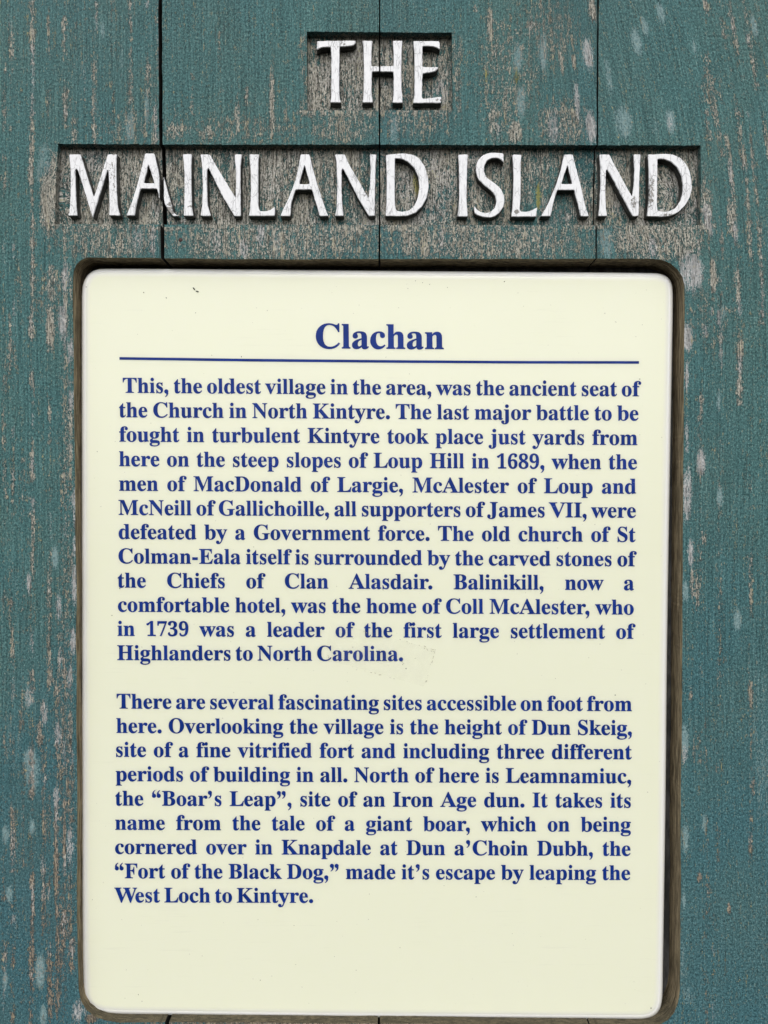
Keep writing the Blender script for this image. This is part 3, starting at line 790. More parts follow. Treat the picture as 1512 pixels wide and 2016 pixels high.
# ------------------------------------------------------------------ printed text
GL = {"1":[[[65,0],[65,36],[120,36],[135,38],[146,45],[152,58],[154,79],[154,416],[108,365],[87,351],[67,346],[52,349],[40,359],[31,375],[28,396],[74,412],[101,426],[132,447],[179,482],[254,482],[254,79],[256,61],[261,47],[271,38],[288,36],[343,36],[343,0]]],"3":[[[163,-7],[117,-4],[81,5],[53,18],[34,35],[23,54],[19,74],[23,96],[36,113],[54,123],[76,126],[78,100],[86,79],[99,62],[125,46],[158,40],[180,42],[199,49],[216,61],[230,79],[238,105],[241,139],[238,163],[229,184],[214,202],[194,216],[168,224],[137,227],[95,227],[95,269],[140,269],[166,272],[188,281],[204,296],[220,327],[225,367],[221,400],[211,424],[193,440],[169,445],[148,441],[133,430],[122,413],[116,391],[113,367],[111,341],[75,345],[47,356],[34,367],[27,382],[24,401],[28,423],[41,444],[62,461],[91,475],[128,483],[173,486],[217,483],[255,474],[286,458],[309,436],[323,409],[328,377],[324,348],[315,323],[298,301],[265,275],[225,256],[252,249],[279,238],[305,222],[326,201],[340,174],[345,138],[341,101],[329,70],[312,44],[288,25],[261,10],[230,1],[197,-5]]],"6":[[[197,-7],[165,-4],[136,4],[109,18],[86,37],[67,62],[51,93],[35,151],[30,222],[33,275],[42,325],[57,370],[77,409],[104,441],[137,466],[176,481],[222,486],[261,484],[291,476],[313,464],[329,449],[338,431],[340,412],[336,393],[322,376],[298,364],[260,360],[256,400],[251,419],[243,434],[232,443],[216,447],[191,441],[170,426],[152,401],[139,366],[130,322],[125,269],[141,278],[161,286],[186,292],[218,294],[256,290],[288,278],[315,258],[336,230],[348,196],[352,155],[348,110],[334,71],[313,38],[282,13],[244,-2]],[[199,38],[215,41],[228,49],[239,64],[251,98],[255,148],[250,196],[238,228],[226,242],[211,250],[193,253],[174,251],[154,243],[137,232],[125,221],[128,162],[135,116],[147,81],[162,57],[179,42]]],"7":[[[111,0],[289,406],[113,406],[93,403],[80,391],[74,372],[70,338],[30,338],[33,480],[353,480],[353,447],[168,0]]],"8":[[[183,-7],[132,-2],[91,11],[60,31],[38,57],[25,88],[20,122],[23,150],[32,173],[47,193],[79,219],[119,242],[83,267],[57,296],[41,327],[36,364],[39,395],[50,423],[70,449],[99,469],[140,482],[191,486],[235,483],[271,471],[299,453],[318,429],[330,401],[334,369],[332,344],[324,322],[310,305],[281,282],[244,260],[296,230],[330,199],[344,177],[352,153],[355,127],[350,88],[335,55],[310,29],[276,9],[234,-3]],[[203,283],[224,298],[239,317],[247,340],[250,370],[248,389],[243,407],[234,423],[222,436],[206,444],[187,447],[163,442],[145,426],[134,402],[130,372],[135,341],[149,318],[172,300]],[[187,32],[208,34],[226,42],[241,55],[257,82],[262,116],[256,146],[239,170],[208,192],[164,216],[143,199],[126,178],[115,152],[111,120],[116,84],[132,56],[147,42],[165,34]]],"9":[[[152,-7],[116,-4],[88,4],[67,17],[53,33],[45,51],[42,69],[44,83],[50,94],[61,102],[75,107],[87,80],[103,56],[126,41],[156,36],[188,43],[213,67],[232,106],[244,160],[251,230],[234,212],[212,198],[186,188],[155,185],[119,189],[87,201],[60,220],[40,248],[28,282],[24,324],[28,369],[42,409],[64,441],[95,466],[133,481],[177,486],[223,480],[264,463],[287,444],[307,420],[323,390],[335,353],[343,310],[345,261],[343,207],[334,157],[321,111],[301,72],[274,39],[241,14],[200,-2]],[[184,233],[206,236],[224,245],[239,260],[251,278],[245,352],[231,403],[217,424],[201,437],[181,441],[164,438],[149,429],[137,413],[125,377],[121,328],[125,286],[137,257],[156,239]]],"A":[[[-9,0],[-9,18],[9,21],[24,30],[36,47],[49,75],[206,466],[224,465],[384,87],[399,55],[411,34],[425,22],[443,18],[443,0],[229,0],[229,18],[259,21],[277,30],[283,46],[281,59],[273,81],[253,132],[103,132],[79,71],[76,59],[75,48],[80,32],[96,21],[124,18],[128,18],[128,0]],[[113,161],[242,161],[177,319]]],"B":[[[16,0],[16,17],[45,22],[62,32],[72,51],[75,82],[75,369],[73,394],[69,412],[62,425],[51,433],[36,437],[15,439],[15,455],[220,455],[274,452],[318,444],[352,429],[377,409],[391,383],[396,351],[392,320],[379,294],[357,274],[326,258],[287,247],[334,235],[371,217],[397,194],[413,165],[418,132],[413,93],[397,61],[371,35],[335,15],[291,4],[238,0]],[[182,252],[188,252],[220,254],[245,261],[263,272],[275,290],[282,314],[285,345],[281,385],[269,412],[257,424],[239,431],[216,434],[198,432],[188,425],[183,412],[182,391]],[[222,24],[248,27],[268,35],[283,49],[296,81],[301,128],[298,162],[290,188],[277,208],[258,221],[231,228],[197,231],[182,231],[182,65],[184,46],[190,33],[202,26]]],"C":[[[257,-11],[213,-7],[174,3],[137,20],[105,43],[78,71],[56,104],[39,142],[29,184],[26,228],[30,273],[39,314],[56,351],[79,384],[106,412],[139,435],[176,452],[216,462],[259,465],[309,459],[367,440],[377,436],[388,435],[402,439],[413,449],[419,465],[437,465],[437,308],[420,308],[403,347],[381,380],[356,407],[328,427],[298,439],[265,443],[228,437],[198,419],[174,389],[157,347],[147,293],[144,226],[147,164],[159,114],[177,74],[203,46],[237,29],[278,24],[318,29],[358,45],[395,71],[428,106],[447,89],[418,53],[384,25],[345,5],[303,-7]]],"D":[[[20,0],[20,17],[47,21],[63,30],[71,46],[74,75],[74,374],[71,407],[61,426],[43,435],[15,439],[15,455],[222,455],[278,452],[328,441],[370,422],[405,396],[433,364],[452,325],[464,279],[468,228],[464,174],[453,128],[434,89],[408,57],[374,32],[333,14],[285,4],[228,0]],[[222,24],[253,27],[279,37],[302,53],[319,75],[337,115],[347,166],[351,229],[347,291],[336,342],[319,382],[294,410],[262,428],[223,433],[202,431],[190,423],[184,409],[182,385],[182,72],[184,48],[190,34],[202,27]]],"E":[[[14,0],[14,17],[44,20],[62,30],[72,48],[75,78],[75,369],[72,405],[62,425],[44,435],[16,439],[16,455],[399,455],[399,320],[383,320],[375,357],[361,386],[340,406],[312,420],[276,428],[232,430],[200,428],[191,424],[186,417],[184,405],[183,388],[183,246],[193,246],[221,248],[243,256],[259,269],[277,300],[288,345],[304,345],[304,118],[287,118],[282,154],[273,181],[259,201],[241,213],[216,220],[185,222],[183,222],[183,67],[185,47],[192,35],[206,29],[230,28],[276,30],[313,39],[345,53],[371,75],[393,105],[411,143],[430,143],[402,0]]],"F":[[[15,0],[15,17],[45,23],[62,34],[72,53],[75,84],[75,375],[71,405],[61,423],[43,433],[14,439],[14,455],[394,455],[394,320],[377,320],[369,357],[355,385],[336,406],[310,420],[275,428],[230,431],[200,429],[191,427],[186,421],[183,412],[182,398],[182,247],[190,247],[217,250],[239,257],[256,270],[274,301],[284,347],[302,347],[302,118],[285,118],[274,168],[257,200],[239,213],[217,221],[189,224],[182,224],[182,81],[183,59],[188,43],[196,31],[210,24],[229,19],[257,17],[257,0]]],"G":[[[268,-10],[222,-7],[179,3],[141,19],[108,42],[80,70],[57,103],[41,141],[31,183],[28,229],[31,274],[41,315],[57,352],[80,385],[107,413],[139,435],[176,452],[215,462],[257,465],[311,459],[369,441],[388,436],[398,438],[406,443],[419,465],[437,465],[437,308],[420,308],[403,346],[382,379],[357,406],[329,426],[299,439],[267,443],[230,437],[200,419],[176,389],[159,347],[149,294],[146,228],[150,163],[161,110],[180,67],[199,44],[221,26],[246,16],[275,13],[308,16],[328,27],[339,45],[343,71],[343,128],[339,154],[329,170],[309,179],[275,182],[275,198],[500,198],[500,182],[473,179],[457,171],[449,155],[446,128],[446,29],[387,7],[328,-6]]],"H":[[[15,0],[15,17],[45,22],[62,32],[72,50],[75,81],[75,379],[71,406],[62,424],[44,434],[16,439],[16,455],[242,455],[242,439],[220,436],[204,432],[193,425],[187,415],[183,400],[182,379],[182,251],[342,251],[342,379],[341,400],[337,415],[331,425],[320,432],[304,436],[282,439],[282,455],[507,455],[507,439],[478,434],[461,424],[452,407],[449,379],[449,81],[452,52],[461,33],[478,22],[507,17],[507,0],[282,0],[282,17],[311,21],[329,31],[339,49],[342,81],[342,221],[182,221],[182,81],[185,50],[194,32],[212,22],[242,17],[242,0]]],"I":[[[13,0],[13,17],[42,23],[61,32],[72,49],[75,75],[75,387],[72,412],[63,427],[45,435],[13,439],[13,455],[244,455],[244,439],[214,435],[196,427],[186,412],[183,387],[183,77],[184,59],[187,44],[194,34],[206,26],[223,21],[246,17],[246,0]]],"J":[[[109,-65],[78,-62],[51,-54],[29,-40],[11,-22],[0,-1],[-3,23],[0,44],[11,61],[26,71],[44,75],[64,71],[79,62],[89,47],[93,28],[91,13],[85,-1],[77,-19],[80,-31],[89,-38],[105,-40],[126,-36],[139,-25],[145,-6],[148,21],[148,367],[146,391],[142,409],[135,422],[122,430],[104,435],[79,439],[79,455],[314,455],[314,439],[292,436],[277,431],[266,423],[260,411],[256,392],[255,367],[255,89],[251,42],[239,3],[219,-27],[190,-48],[154,-61]]],"K":[[[16,0],[16,17],[45,22],[63,32],[72,50],[75,81],[75,379],[72,406],[63,424],[45,434],[17,439],[17,455],[242,455],[242,439],[221,436],[205,432],[194,425],[187,415],[184,400],[183,379],[183,234],[321,373],[342,398],[349,418],[342,430],[323,436],[291,439],[291,455],[486,455],[486,439],[477,439],[436,430],[392,404],[345,361],[271,285],[463,46],[475,34],[487,25],[501,20],[519,17],[519,0],[281,0],[281,17],[306,18],[322,21],[331,27],[334,34],[329,47],[316,66],[199,214],[183,198],[183,81],[186,50],[195,32],[213,22],[242,17],[242,0]]],"L":[[[15,0],[15,17],[45,22],[62,32],[72,50],[75,81],[75,379],[71,407],[62,425],[44,434],[16,439],[16,455],[250,455],[250,439],[226,437],[208,434],[196,427],[188,416],[183,401],[182,379],[182,83],[185,47],[191,37],[200,31],[214,28],[234,28],[278,31],[315,40],[345,56],[370,80],[391,112],[409,154],[427,154],[402,0]]],"M":[[[14,0],[14,17],[43,22],[61,32],[72,50],[75,79],[75,382],[74,402],[71,416],[64,426],[53,432],[37,436],[15,439],[15,455],[185,455],[317,142],[449,455],[617,455],[617,439],[590,433],[573,423],[563,405],[560,378],[560,85],[561,61],[565,43],[571,31],[582,23],[596,19],[617,17],[617,0],[396,0],[396,17],[417,20],[433,25],[443,32],[450,44],[453,61],[455,83],[455,399],[288,0],[270,0],[105,389],[105,80],[109,48],[120,30],[139,20],[169,17],[169,0]]],"N":[[[403,-11],[107,350],[107,79],[110,49],[119,31],[136,21],[167,17],[167,0],[18,0],[18,17],[39,19],[54,23],[65,30],[71,41],[75,57],[76,79],[76,388],[49,421],[36,433],[18,439],[18,455],[156,455],[391,169],[391,377],[390,399],[386,414],[379,425],[369,431],[353,436],[331,439],[331,455],[480,455],[480,439],[450,434],[433,425],[425,407],[422,377],[422,-11]]],"O":[[[261,-11],[213,-6],[169,7],[129,29],[94,58],[66,93],[45,134],[32,179],[28,228],[32,276],[45,321],[66,362],[95,397],[130,426],[170,448],[216,462],[265,466],[313,462],[357,448],[397,427],[431,399],[459,364],[481,323],[494,277],[498,228],[494,179],[481,134],[459,93],[430,58],[395,29],[355,7],[310,-6]],[[265,12],[300,18],[328,36],[351,66],[367,108],[376,162],[379,228],[376,293],[365,346],[348,389],[324,419],[294,437],[260,443],[225,437],[196,419],[174,389],[158,347],[148,294],[145,228],[149,163],[159,109],[177,67],[201,37],[230,18]]],"S":[[[43,-11],[43,158],[62,158],[75,113],[91,77],[111,50],[136,30],[164,19],[197,15],[231,20],[257,36],[273,60],[279,89],[273,117],[255,140],[225,160],[163,191],[112,221],[77,253],[62,276],[53,302],[50,332],[54,370],[67,403],[88,429],[115,449],[148,462],[185,466],[229,461],[282,448],[291,446],[300,445],[313,450],[320,466],[339,466],[339,319],[322,319],[310,354],[293,385],[272,410],[248,429],[222,441],[194,445],[163,440],[140,426],[125,406],[120,380],[124,356],[137,336],[159,319],[189,303],[253,273],[290,253],[317,233],[337,211],[350,188],[357,162],[359,133],[354,93],[339,58],[314,29],[281,8],[240,-6],[192,-10],[158,-8],[126,1],[98,9],[85,12],[75,11],[69,7],[61,-11]]],"T":[[[92,0],[92,17],[123,21],[142,31],[152,50],[156,81],[156,433],[149,433],[116,430],[88,420],[65,403],[47,380],[35,352],[29,318],[11,318],[11,455],[410,455],[410,317],[394,317],[385,359],[368,391],[343,415],[310,429],[269,433],[263,433],[263,81],[267,49],[276,30],[296,21],[328,17],[328,0]]],"V":[[[212,-13],[44,381],[33,403],[22,420],[8,432],[-14,439],[-14,455],[211,455],[211,439],[184,437],[166,432],[156,423],[152,410],[155,397],[161,378],[259,143],[348,377],[353,394],[355,409],[351,423],[342,432],[324,437],[299,439],[299,455],[442,455],[442,439],[423,436],[408,427],[395,411],[382,383],[230,-13]]],"W":[[[171,-11],[32,393],[24,413],[15,427],[3,435],[-15,439],[-15,455],[181,455],[181,439],[162,437],[150,432],[143,423],[140,410],[142,394],[148,373],[223,153],[301,353],[286,399],[278,418],[267,429],[252,435],[229,439],[229,455],[439,455],[439,439],[413,436],[398,427],[393,412],[399,386],[474,166],[541,369],[547,391],[549,406],[546,421],[538,430],[524,436],[503,439],[503,455],[624,455],[624,439],[607,433],[594,421],[584,404],[575,379],[446,-11],[428,-11],[316,309],[190,-11]]],"a":[[[255,-10],[232,-7],[216,1],[205,15],[200,35],[168,11],[133,-4],[95,-9],[64,-4],[40,11],[25,34],[20,63],[25,91],[39,115],[63,136],[119,164],[199,190],[199,241],[196,266],[187,282],[171,292],[148,296],[123,293],[109,286],[104,274],[113,257],[121,243],[123,231],[120,215],[110,202],[95,194],[77,191],[59,194],[45,203],[36,218],[33,236],[37,259],[49,278],[69,295],[95,308],[126,316],[162,318],[205,315],[239,307],[263,292],[280,271],[290,244],[293,210],[293,62],[295,40],[298,36],[304,34],[312,36],[320,42],[329,28],[306,7],[281,-6]],[[151,34],[162,35],[174,41],[187,50],[199,63],[199,169],[164,157],[138,139],[123,114],[118,84],[122,56],[133,39]]],"b":[[[43,-11],[43,388],[41,414],[37,428],[26,436],[8,439],[8,455],[138,455],[138,279],[162,301],[190,314],[221,318],[254,313],[284,299],[308,276],[326,245],[338,208],[342,166],[337,118],[323,75],[300,40],[270,13],[233,-4],[192,-10],[162,-6],[133,7],[105,28],[53,-11]],[[183,14],[204,18],[220,30],[232,49],[242,95],[245,160],[242,213],[231,251],[220,267],[204,277],[184,280],[169,277],[155,270],[144,257],[138,242],[138,69],[141,45],[149,28],[163,18]]],"c":[[[156,-10],[119,-5],[87,11],[59,35],[38,68],[24,106],[19,150],[25,196],[40,237],[64,271],[96,297],[133,313],[175,319],[218,314],[250,298],[265,283],[274,265],[277,245],[275,228],[266,215],[253,207],[236,204],[219,207],[206,216],[199,230],[196,251],[197,261],[197,271],[194,286],[185,294],[169,297],[144,290],[126,269],[116,235],[112,187],[115,142],[123,105],[137,76],[156,55],[178,42],[204,38],[227,42],[250,53],[271,72],[285,60],[258,30],[227,8],[193,-6]]],"d":[[[140,-10],[107,-5],[78,10],[53,35],[35,66],[23,104],[19,147],[24,196],[36,237],[55,272],[81,297],[112,313],[146,318],[175,314],[201,301],[223,280],[223,401],[220,419],[212,430],[198,437],[176,439],[176,455],[319,455],[319,75],[320,54],[325,41],[335,32],[353,28],[353,11],[294,6],[223,-10],[223,39],[201,12],[173,-5]],[[171,28],[187,31],[202,41],[215,56],[223,76],[223,242],[217,257],[206,270],[191,278],[174,281],[155,277],[141,267],[130,250],[121,210],[118,153],[120,98],[130,58],[140,42],[153,32]]],"e":[[[154,-10],[117,-5],[85,10],[58,35],[37,69],[24,109],[19,157],[24,201],[38,240],[59,273],[87,298],[120,313],[157,318],[193,314],[224,301],[249,280],[268,251],[279,216],[283,173],[283,166],[117,166],[121,121],[131,87],[147,62],[170,47],[199,42],[225,47],[248,62],[270,86],[285,73],[258,36],[228,11],[193,-5]],[[116,192],[201,192],[201,215],[199,252],[193,277],[181,292],[161,297],[141,291],[127,274],[119,244],[116,203]]],"f":[[[15,0],[15,16],[30,18],[40,22],[46,27],[50,35],[52,73],[52,277],[16,277],[16,310],[52,310],[52,353],[56,386],[67,413],[85,436],[109,452],[139,461],[174,465],[212,460],[240,446],[257,425],[263,400],[260,381],[252,367],[239,358],[224,355],[208,358],[195,365],[187,376],[185,391],[187,405],[193,420],[196,426],[197,433],[193,441],[180,443],[163,440],[153,430],[149,413],[148,390],[148,310],[203,310],[203,277],[148,277],[148,65],[150,40],[158,26],[173,18],[199,16],[199,0]]],"g":[[[146,-140],[89,-136],[48,-122],[29,-108],[18,-92],[14,-75],[20,-54],[38,-38],[69,-26],[44,-10],[29,9],[24,30],[28,54],[42,74],[67,92],[102,110],[67,128],[42,150],[27,179],[22,212],[27,242],[40,268],[60,289],[88,305],[120,315],[157,318],[196,315],[233,304],[317,304],[317,268],[268,268],[286,237],[291,203],[288,176],[276,151],[258,131],[234,116],[205,106],[172,103],[157,103],[142,104],[126,102],[112,94],[104,84],[101,71],[105,59],[119,51],[141,49],[175,49],[223,47],[259,40],[285,29],[303,13],[312,-9],[316,-37],[311,-67],[296,-92],[272,-113],[239,-128],[197,-137]],[[157,124],[178,130],[190,146],[197,173],[199,211],[197,249],[190,276],[178,292],[157,297],[137,292],[124,276],[117,249],[114,211],[117,173],[124,146],[137,130]],[[161,-116],[205,-113],[238,-104],[257,-88],[263,-66],[260,-51],[249,-41],[231,-36],[205,-34],[97,-34],[79,-52],[73,-73],[79,-89],[95,-103],[122,-113]]],"h":[[[18,0],[18,16],[35,19],[45,26],[51,37],[52,56],[52,399],[51,417],[46,429],[36,437],[19,440],[19,455],[148,455],[148,267],[175,295],[207,313],[243,318],[275,314],[299,301],[316,280],[327,250],[330,212],[330,56],[332,38],[337,26],[347,19],[363,16],[363,0],[202,0],[202,16],[207,16],[223,21],[232,34],[235,56],[235,217],[234,241],[229,258],[219,268],[203,271],[183,267],[164,255],[148,235],[148,56],[149,38],[154,26],[164,19],[180,16],[180,0]]],"i":[[[101,362],[81,366],[65,376],[54,393],[50,412],[54,432],[65,449],[81,460],[101,463],[120,460],[137,449],[147,432],[151,412],[147,393],[136,376],[120,366]],[[18,0],[18,16],[35,19],[45,26],[51,37],[52,56],[52,252],[51,272],[47,285],[37,291],[20,293],[21,310],[148,310],[148,56],[150,38],[154,26],[164,19],[180,16],[180,0]]],"j":[[[106,363],[86,367],[70,378],[59,394],[56,414],[59,434],[71,450],[87,461],[106,465],[126,461],[142,450],[153,434],[157,414],[153,394],[142,378],[126,367]],[[36,-140],[11,-138],[-11,-131],[-29,-120],[-44,-105],[-53,-88],[-56,-70],[-53,-53],[-45,-40],[-32,-32],[-15,-29],[2,-31],[15,-39],[23,-51],[26,-66],[24,-76],[19,-87],[11,-103],[16,-113],[31,-117],[49,-113],[58,-100],[62,-80],[64,-54],[64,250],[62,271],[56,284],[43,291],[22,294],[22,310],[159,310],[159,-21],[156,-58],[145,-87],[127,-110],[102,-127],[72,-137]]],"k":[[[17,0],[17,16],[35,19],[45,26],[51,38],[52,56],[52,398],[51,417],[47,429],[38,436],[20,439],[21,455],[148,455],[148,169],[227,248],[240,264],[244,278],[240,287],[228,292],[209,293],[206,293],[206,310],[345,310],[345,293],[320,289],[297,278],[275,260],[222,209],[346,34],[360,21],[376,16],[376,0],[211,0],[211,16],[217,16],[234,20],[239,32],[237,40],[232,49],[163,147],[148,134],[148,56],[149,38],[154,26],[164,19],[180,16],[180,0]]],"l":[[[18,0],[18,16],[35,19],[45,26],[51,37],[52,56],[52,398],[51,417],[47,429],[38,436],[20,439],[20,455],[148,455],[148,56],[150,38],[154,26],[164,19],[180,16],[180,0]]],"m":[[[18,0],[18,16],[35,19],[45,26],[51,37],[52,56],[52,253],[51,271],[46,284],[36,291],[19,294],[19,310],[146,310],[146,265],[173,294],[204,312],[237,318],[268,315],[292,304],[310,286],[320,261],[348,293],[381,312],[418,318],[449,314],[473,301],[490,280],[500,250],[504,212],[504,56],[505,38],[510,26],[520,19],[536,16],[536,0],[377,0],[377,16],[393,19],[403,26],[408,38],[410,56],[410,217],[408,241],[404,258],[394,268],[377,271],[358,268],[341,256],[324,237],[324,56],[326,38],[331,26],[340,19],[356,16],[356,0],[199,0],[199,16],[215,19],[225,26],[230,38],[232,56],[232,217],[230,241],[226,258],[216,268],[199,271],[180,267],[162,255],[146,235],[146,56],[148,38],[152,27],[162,19],[177,16],[177,0]]],"n":[[[18,0],[18,16],[35,19],[45,26],[51,37],[52,56],[52,253],[51,271],[46,284],[36,291],[19,294],[19,310],[148,310],[148,267],[175,296],[207,313],[243,318],[275,314],[299,301],[316,280],[327,250],[330,212],[330,56],[332,38],[337,26],[347,19],[363,16],[363,0],[202,0],[202,16],[207,16],[223,21],[232,34],[235,56],[235,217],[234,241],[229,258],[219,268],[203,271],[183,267],[164,255],[148,235],[148,56],[149,38],[154,26],[164,19],[180,16],[180,0]]],"o":[[[169,-10],[127,-5],[90,11],[60,37],[38,70],[24,110],[19,154],[24,199],[38,239],[60,272],[90,297],[127,313],[168,318],[209,313],[245,298],[275,273],[298,240],[312,200],[317,154],[312,108],[298,69],[275,36],[245,11],[210,-5]],[[169,11],[186,14],[199,24],[209,39],[214,56],[217,81],[220,154],[217,227],[208,271],[198,286],[185,296],[169,299],[151,296],[138,286],[128,271],[120,227],[117,154],[120,82],[123,56],[128,39],[138,24],[152,14]]],"p":[[[17,-139],[17,-124],[31,-122],[40,-117],[47,-110],[50,-101],[52,-64],[52,243],[51,269],[46,283],[37,291],[19,295],[19,310],[143,310],[143,263],[160,287],[180,305],[203,315],[230,319],[264,314],[293,298],[317,274],[335,241],[346,203],[350,160],[346,113],[334,72],[316,38],[291,12],[261,-5],[227,-10],[196,-5],[170,9],[148,32],[148,-58],[149,-81],[152,-99],[158,-110],[167,-118],[180,-121],[197,-123],[197,-139]],[[195,28],[214,32],[229,42],[239,59],[249,99],[253,154],[250,208],[241,248],[232,265],[218,275],[199,278],[179,273],[162,259],[148,235],[148,69],[160,46],[176,33]]],"r":[[[18,0],[18,16],[35,19],[45,26],[51,37],[52,56],[52,252],[51,273],[46,285],[37,291],[20,293],[21,310],[146,310],[146,252],[165,280],[187,301],[210,314],[233,318],[258,315],[275,304],[286,287],[289,266],[287,248],[278,234],[265,225],[248,222],[233,224],[222,231],[207,250],[199,257],[189,260],[175,255],[162,241],[152,220],[149,192],[149,56],[152,37],[159,25],[173,19],[197,16],[197,0]]],"s":[[[151,-10],[122,-6],[87,6],[73,9],[60,4],[51,-9],[36,-9],[36,105],[53,105],[66,68],[87,39],[112,21],[140,15],[162,18],[179,27],[189,40],[192,58],[188,76],[176,92],[156,105],[107,130],[76,148],[54,169],[41,193],[37,220],[40,247],[49,270],[65,291],[86,306],[111,316],[141,319],[166,316],[199,308],[206,306],[213,305],[223,308],[230,319],[244,319],[244,222],[228,222],[215,254],[196,277],[174,291],[149,296],[130,294],[116,286],[108,274],[105,259],[107,244],[115,232],[128,222],[146,212],[191,189],[221,172],[241,151],[253,127],[257,95],[254,65],[244,39],[228,18],[206,2],[181,-7]]],"t":[[[124,-9],[89,-4],[66,10],[53,36],[48,71],[48,279],[20,279],[20,300],[88,369],[112,398],[129,424],[144,424],[144,310],[208,310],[208,279],[144,279],[144,82],[146,64],[149,51],[157,43],[168,40],[183,44],[195,56],[206,75],[222,66],[205,33],[182,9],[155,-5]]],"u":[[[131,-10],[103,-7],[81,2],[65,17],[51,51],[46,97],[46,248],[44,268],[39,282],[29,291],[11,294],[11,310],[142,310],[142,74],[144,58],[151,46],[162,38],[177,36],[196,39],[213,49],[228,66],[228,248],[226,269],[221,283],[209,291],[189,294],[189,310],[324,310],[324,70],[326,51],[331,39],[342,33],[360,30],[360,13],[300,7],[228,-10],[228,40],[209,19],[186,3],[160,-7]]],"v":[[[142,-10],[38,248],[22,281],[12,290],[-3,293],[-3,310],[164,310],[164,294],[156,294],[141,292],[132,286],[129,276],[130,268],[185,122],[236,253],[241,272],[237,284],[224,292],[203,294],[203,310],[305,310],[305,295],[289,289],[278,279],[260,243],[160,-10]]],"w":[[[122,-10],[17,265],[6,284],[-1,290],[-11,293],[-11,310],[138,310],[138,293],[127,292],[120,289],[116,284],[114,276],[116,266],[120,253],[167,127],[211,235],[201,266],[195,280],[190,288],[181,293],[168,295],[168,310],[323,310],[323,293],[308,291],[299,285],[296,276],[296,269],[298,262],[336,141],[382,256],[387,275],[385,283],[380,289],[356,295],[356,310],[445,310],[445,295],[433,292],[425,284],[412,258],[304,-10],[289,-10],[223,197],[140,-10]]],"y":[[[52,-140],[29,-137],[10,-125],[-3,-107],[-7,-84],[-4,-67],[5,-53],[18,-43],[36,-40],[51,-42],[64,-49],[72,-61],[75,-76],[74,-81],[74,-87],[77,-96],[86,-99],[99,-92],[114,-74],[129,-44],[140,-5],[36,251],[25,275],[15,287],[8,292],[-3,293],[-5,293],[-5,310],[162,310],[162,293],[136,289],[130,284],[128,275],[130,267],[133,257],[185,119],[230,241],[236,260],[238,274],[236,284],[229,289],[219,292],[203,293],[203,310],[300,310],[300,293],[287,290],[277,281],[259,242],[162,-24],[145,-65],[129,-96],[113,-117],[95,-131],[76,-138]]]}
TW = dict(zip('ABCDEFGHIJKLMNOPQRSTUVWXYZ', (722,667,722,722,667,611,778,778,389,500,778,667,944,722,778,611,778,722,556,667,722,722,1000,722,722,667)))
TW.update(zip('abcdefghijklmnopqrstuvwxyz', (500,556,444,556,444,333,500,556,278,333,556,278,833,556,500,556,556,444,389,333,556,500,722,500,500,444)))
TW.update({c: 500 for c in '0123456789'})
TW.update({' ': 250, ',': 250, '.': 250, '-': 333, '’': 333, '“': 500, '”': 500})
NA = {'A':437,'B':443,'C':468,'D':496,'E':442,'F':404,'G':508,'H':523,'I':261,'J':330,'K':510,'L':426,'M':634,'N':494,'O':525,'S':390,'T':423,'V':428,'W':611,
 'a':344,'b':361,'c':293,'d':370,'e':301,'f':214,'g':327,'h':381,'i':198,'j':210,'k':359,'l':199,'m':554,'n':381,'o':336,'p':371,'r':287,'s':288,'t':228,'u':375,'v':306,'w':435,'y':300,
 '1':375,'3':375,'6':375,'7':375,'8':375,'9':375}
def comma(dx=0, dy=0, flip=False):
    c = [(.115 + .088 * math.cos(math.radians(a)), .070 + .088 * math.sin(math.radians(a))) for a in range(225, -31, -17)]
    c += [(.196,-.02),(.182,-.068),(.150,-.118),(.105,-.158),(.060,-.182),(.053,-.168),(.085,-.143),(.112,-.110),(.124,-.072),(.120,-.040),(.108,-.020),(.085,-.014)]
    if flip: c = [(.236 - x, -.03 - y) for x, y in c]
    return [(x + dx, y + dy) for x, y in c]
def glyph(ch):
    """loops in em units and advance"""
    if ch in GL:
        cap = 1.455 if not ch.isdigit() else 1.395
        sx = TW[ch] / NA[ch]
        return [[(x * sx / 1000, y * cap / 1000) for x, y in l] for l in GL[ch]], TW[ch] / 1000
    if ch == '.':
        return [[(.125 + .088 * math.cos(2 * math.pi * i / 20), .074 + .088 * math.sin(2 * math.pi * i / 20)) for i in range(20)][::-1]], .25
    if ch == ',': return [comma()], .25
    if ch == '-': return [[(.044,.171),(.287,.171),(.287,.287),(.044,.287)][::-1]], .333
    if ch == '’': return [comma(.04, .525)], .333
    if ch == '”': return [comma(.015, .525), comma(.235, .525)], .5
    if ch == '“': return [comma(.03, .545, True), comma(.25, .545, True)], .5
    return [], TW.get(ch, 250) / 1000
KERN = {('W','e'): -.08, ('V','I'): 0.0, ('A','l'): 0, ('r','.'): -.05, ('y','.'): -.05, ('g',','): 0.0, ('r',','): -.04, ('f','f'): 0.0, ('f','i'): 0.0, ('r','’'):-.03, ('a','’'):0.0}
BOLD = 0.009
def bolder(l):
    """ink spread: push an outline outwards (holes shrink, they run the other way)"""
    p = np.array(l); a = np.roll(p, 1, 0); b = np.roll(p, -1, 0)
    d1 = p - a; d2 = b - p
    d1 /= np.maximum(np.linalg.norm(d1, axis=1), 1e-9)[:, None]; d2 /= np.maximum(np.linalg.norm(d2, axis=1), 1e-9)[:, None]
    t = d1 + d2; t /= np.maximum(np.linalg.norm(t, axis=1), 1e-6)[:, None]
    return [tuple(q) for q in p + SGN * BOLD * np.stack([t[:, 1], -t[:, 0]], 1)]
SGN = -1.0      # outlines run clockwise
TRI = {}
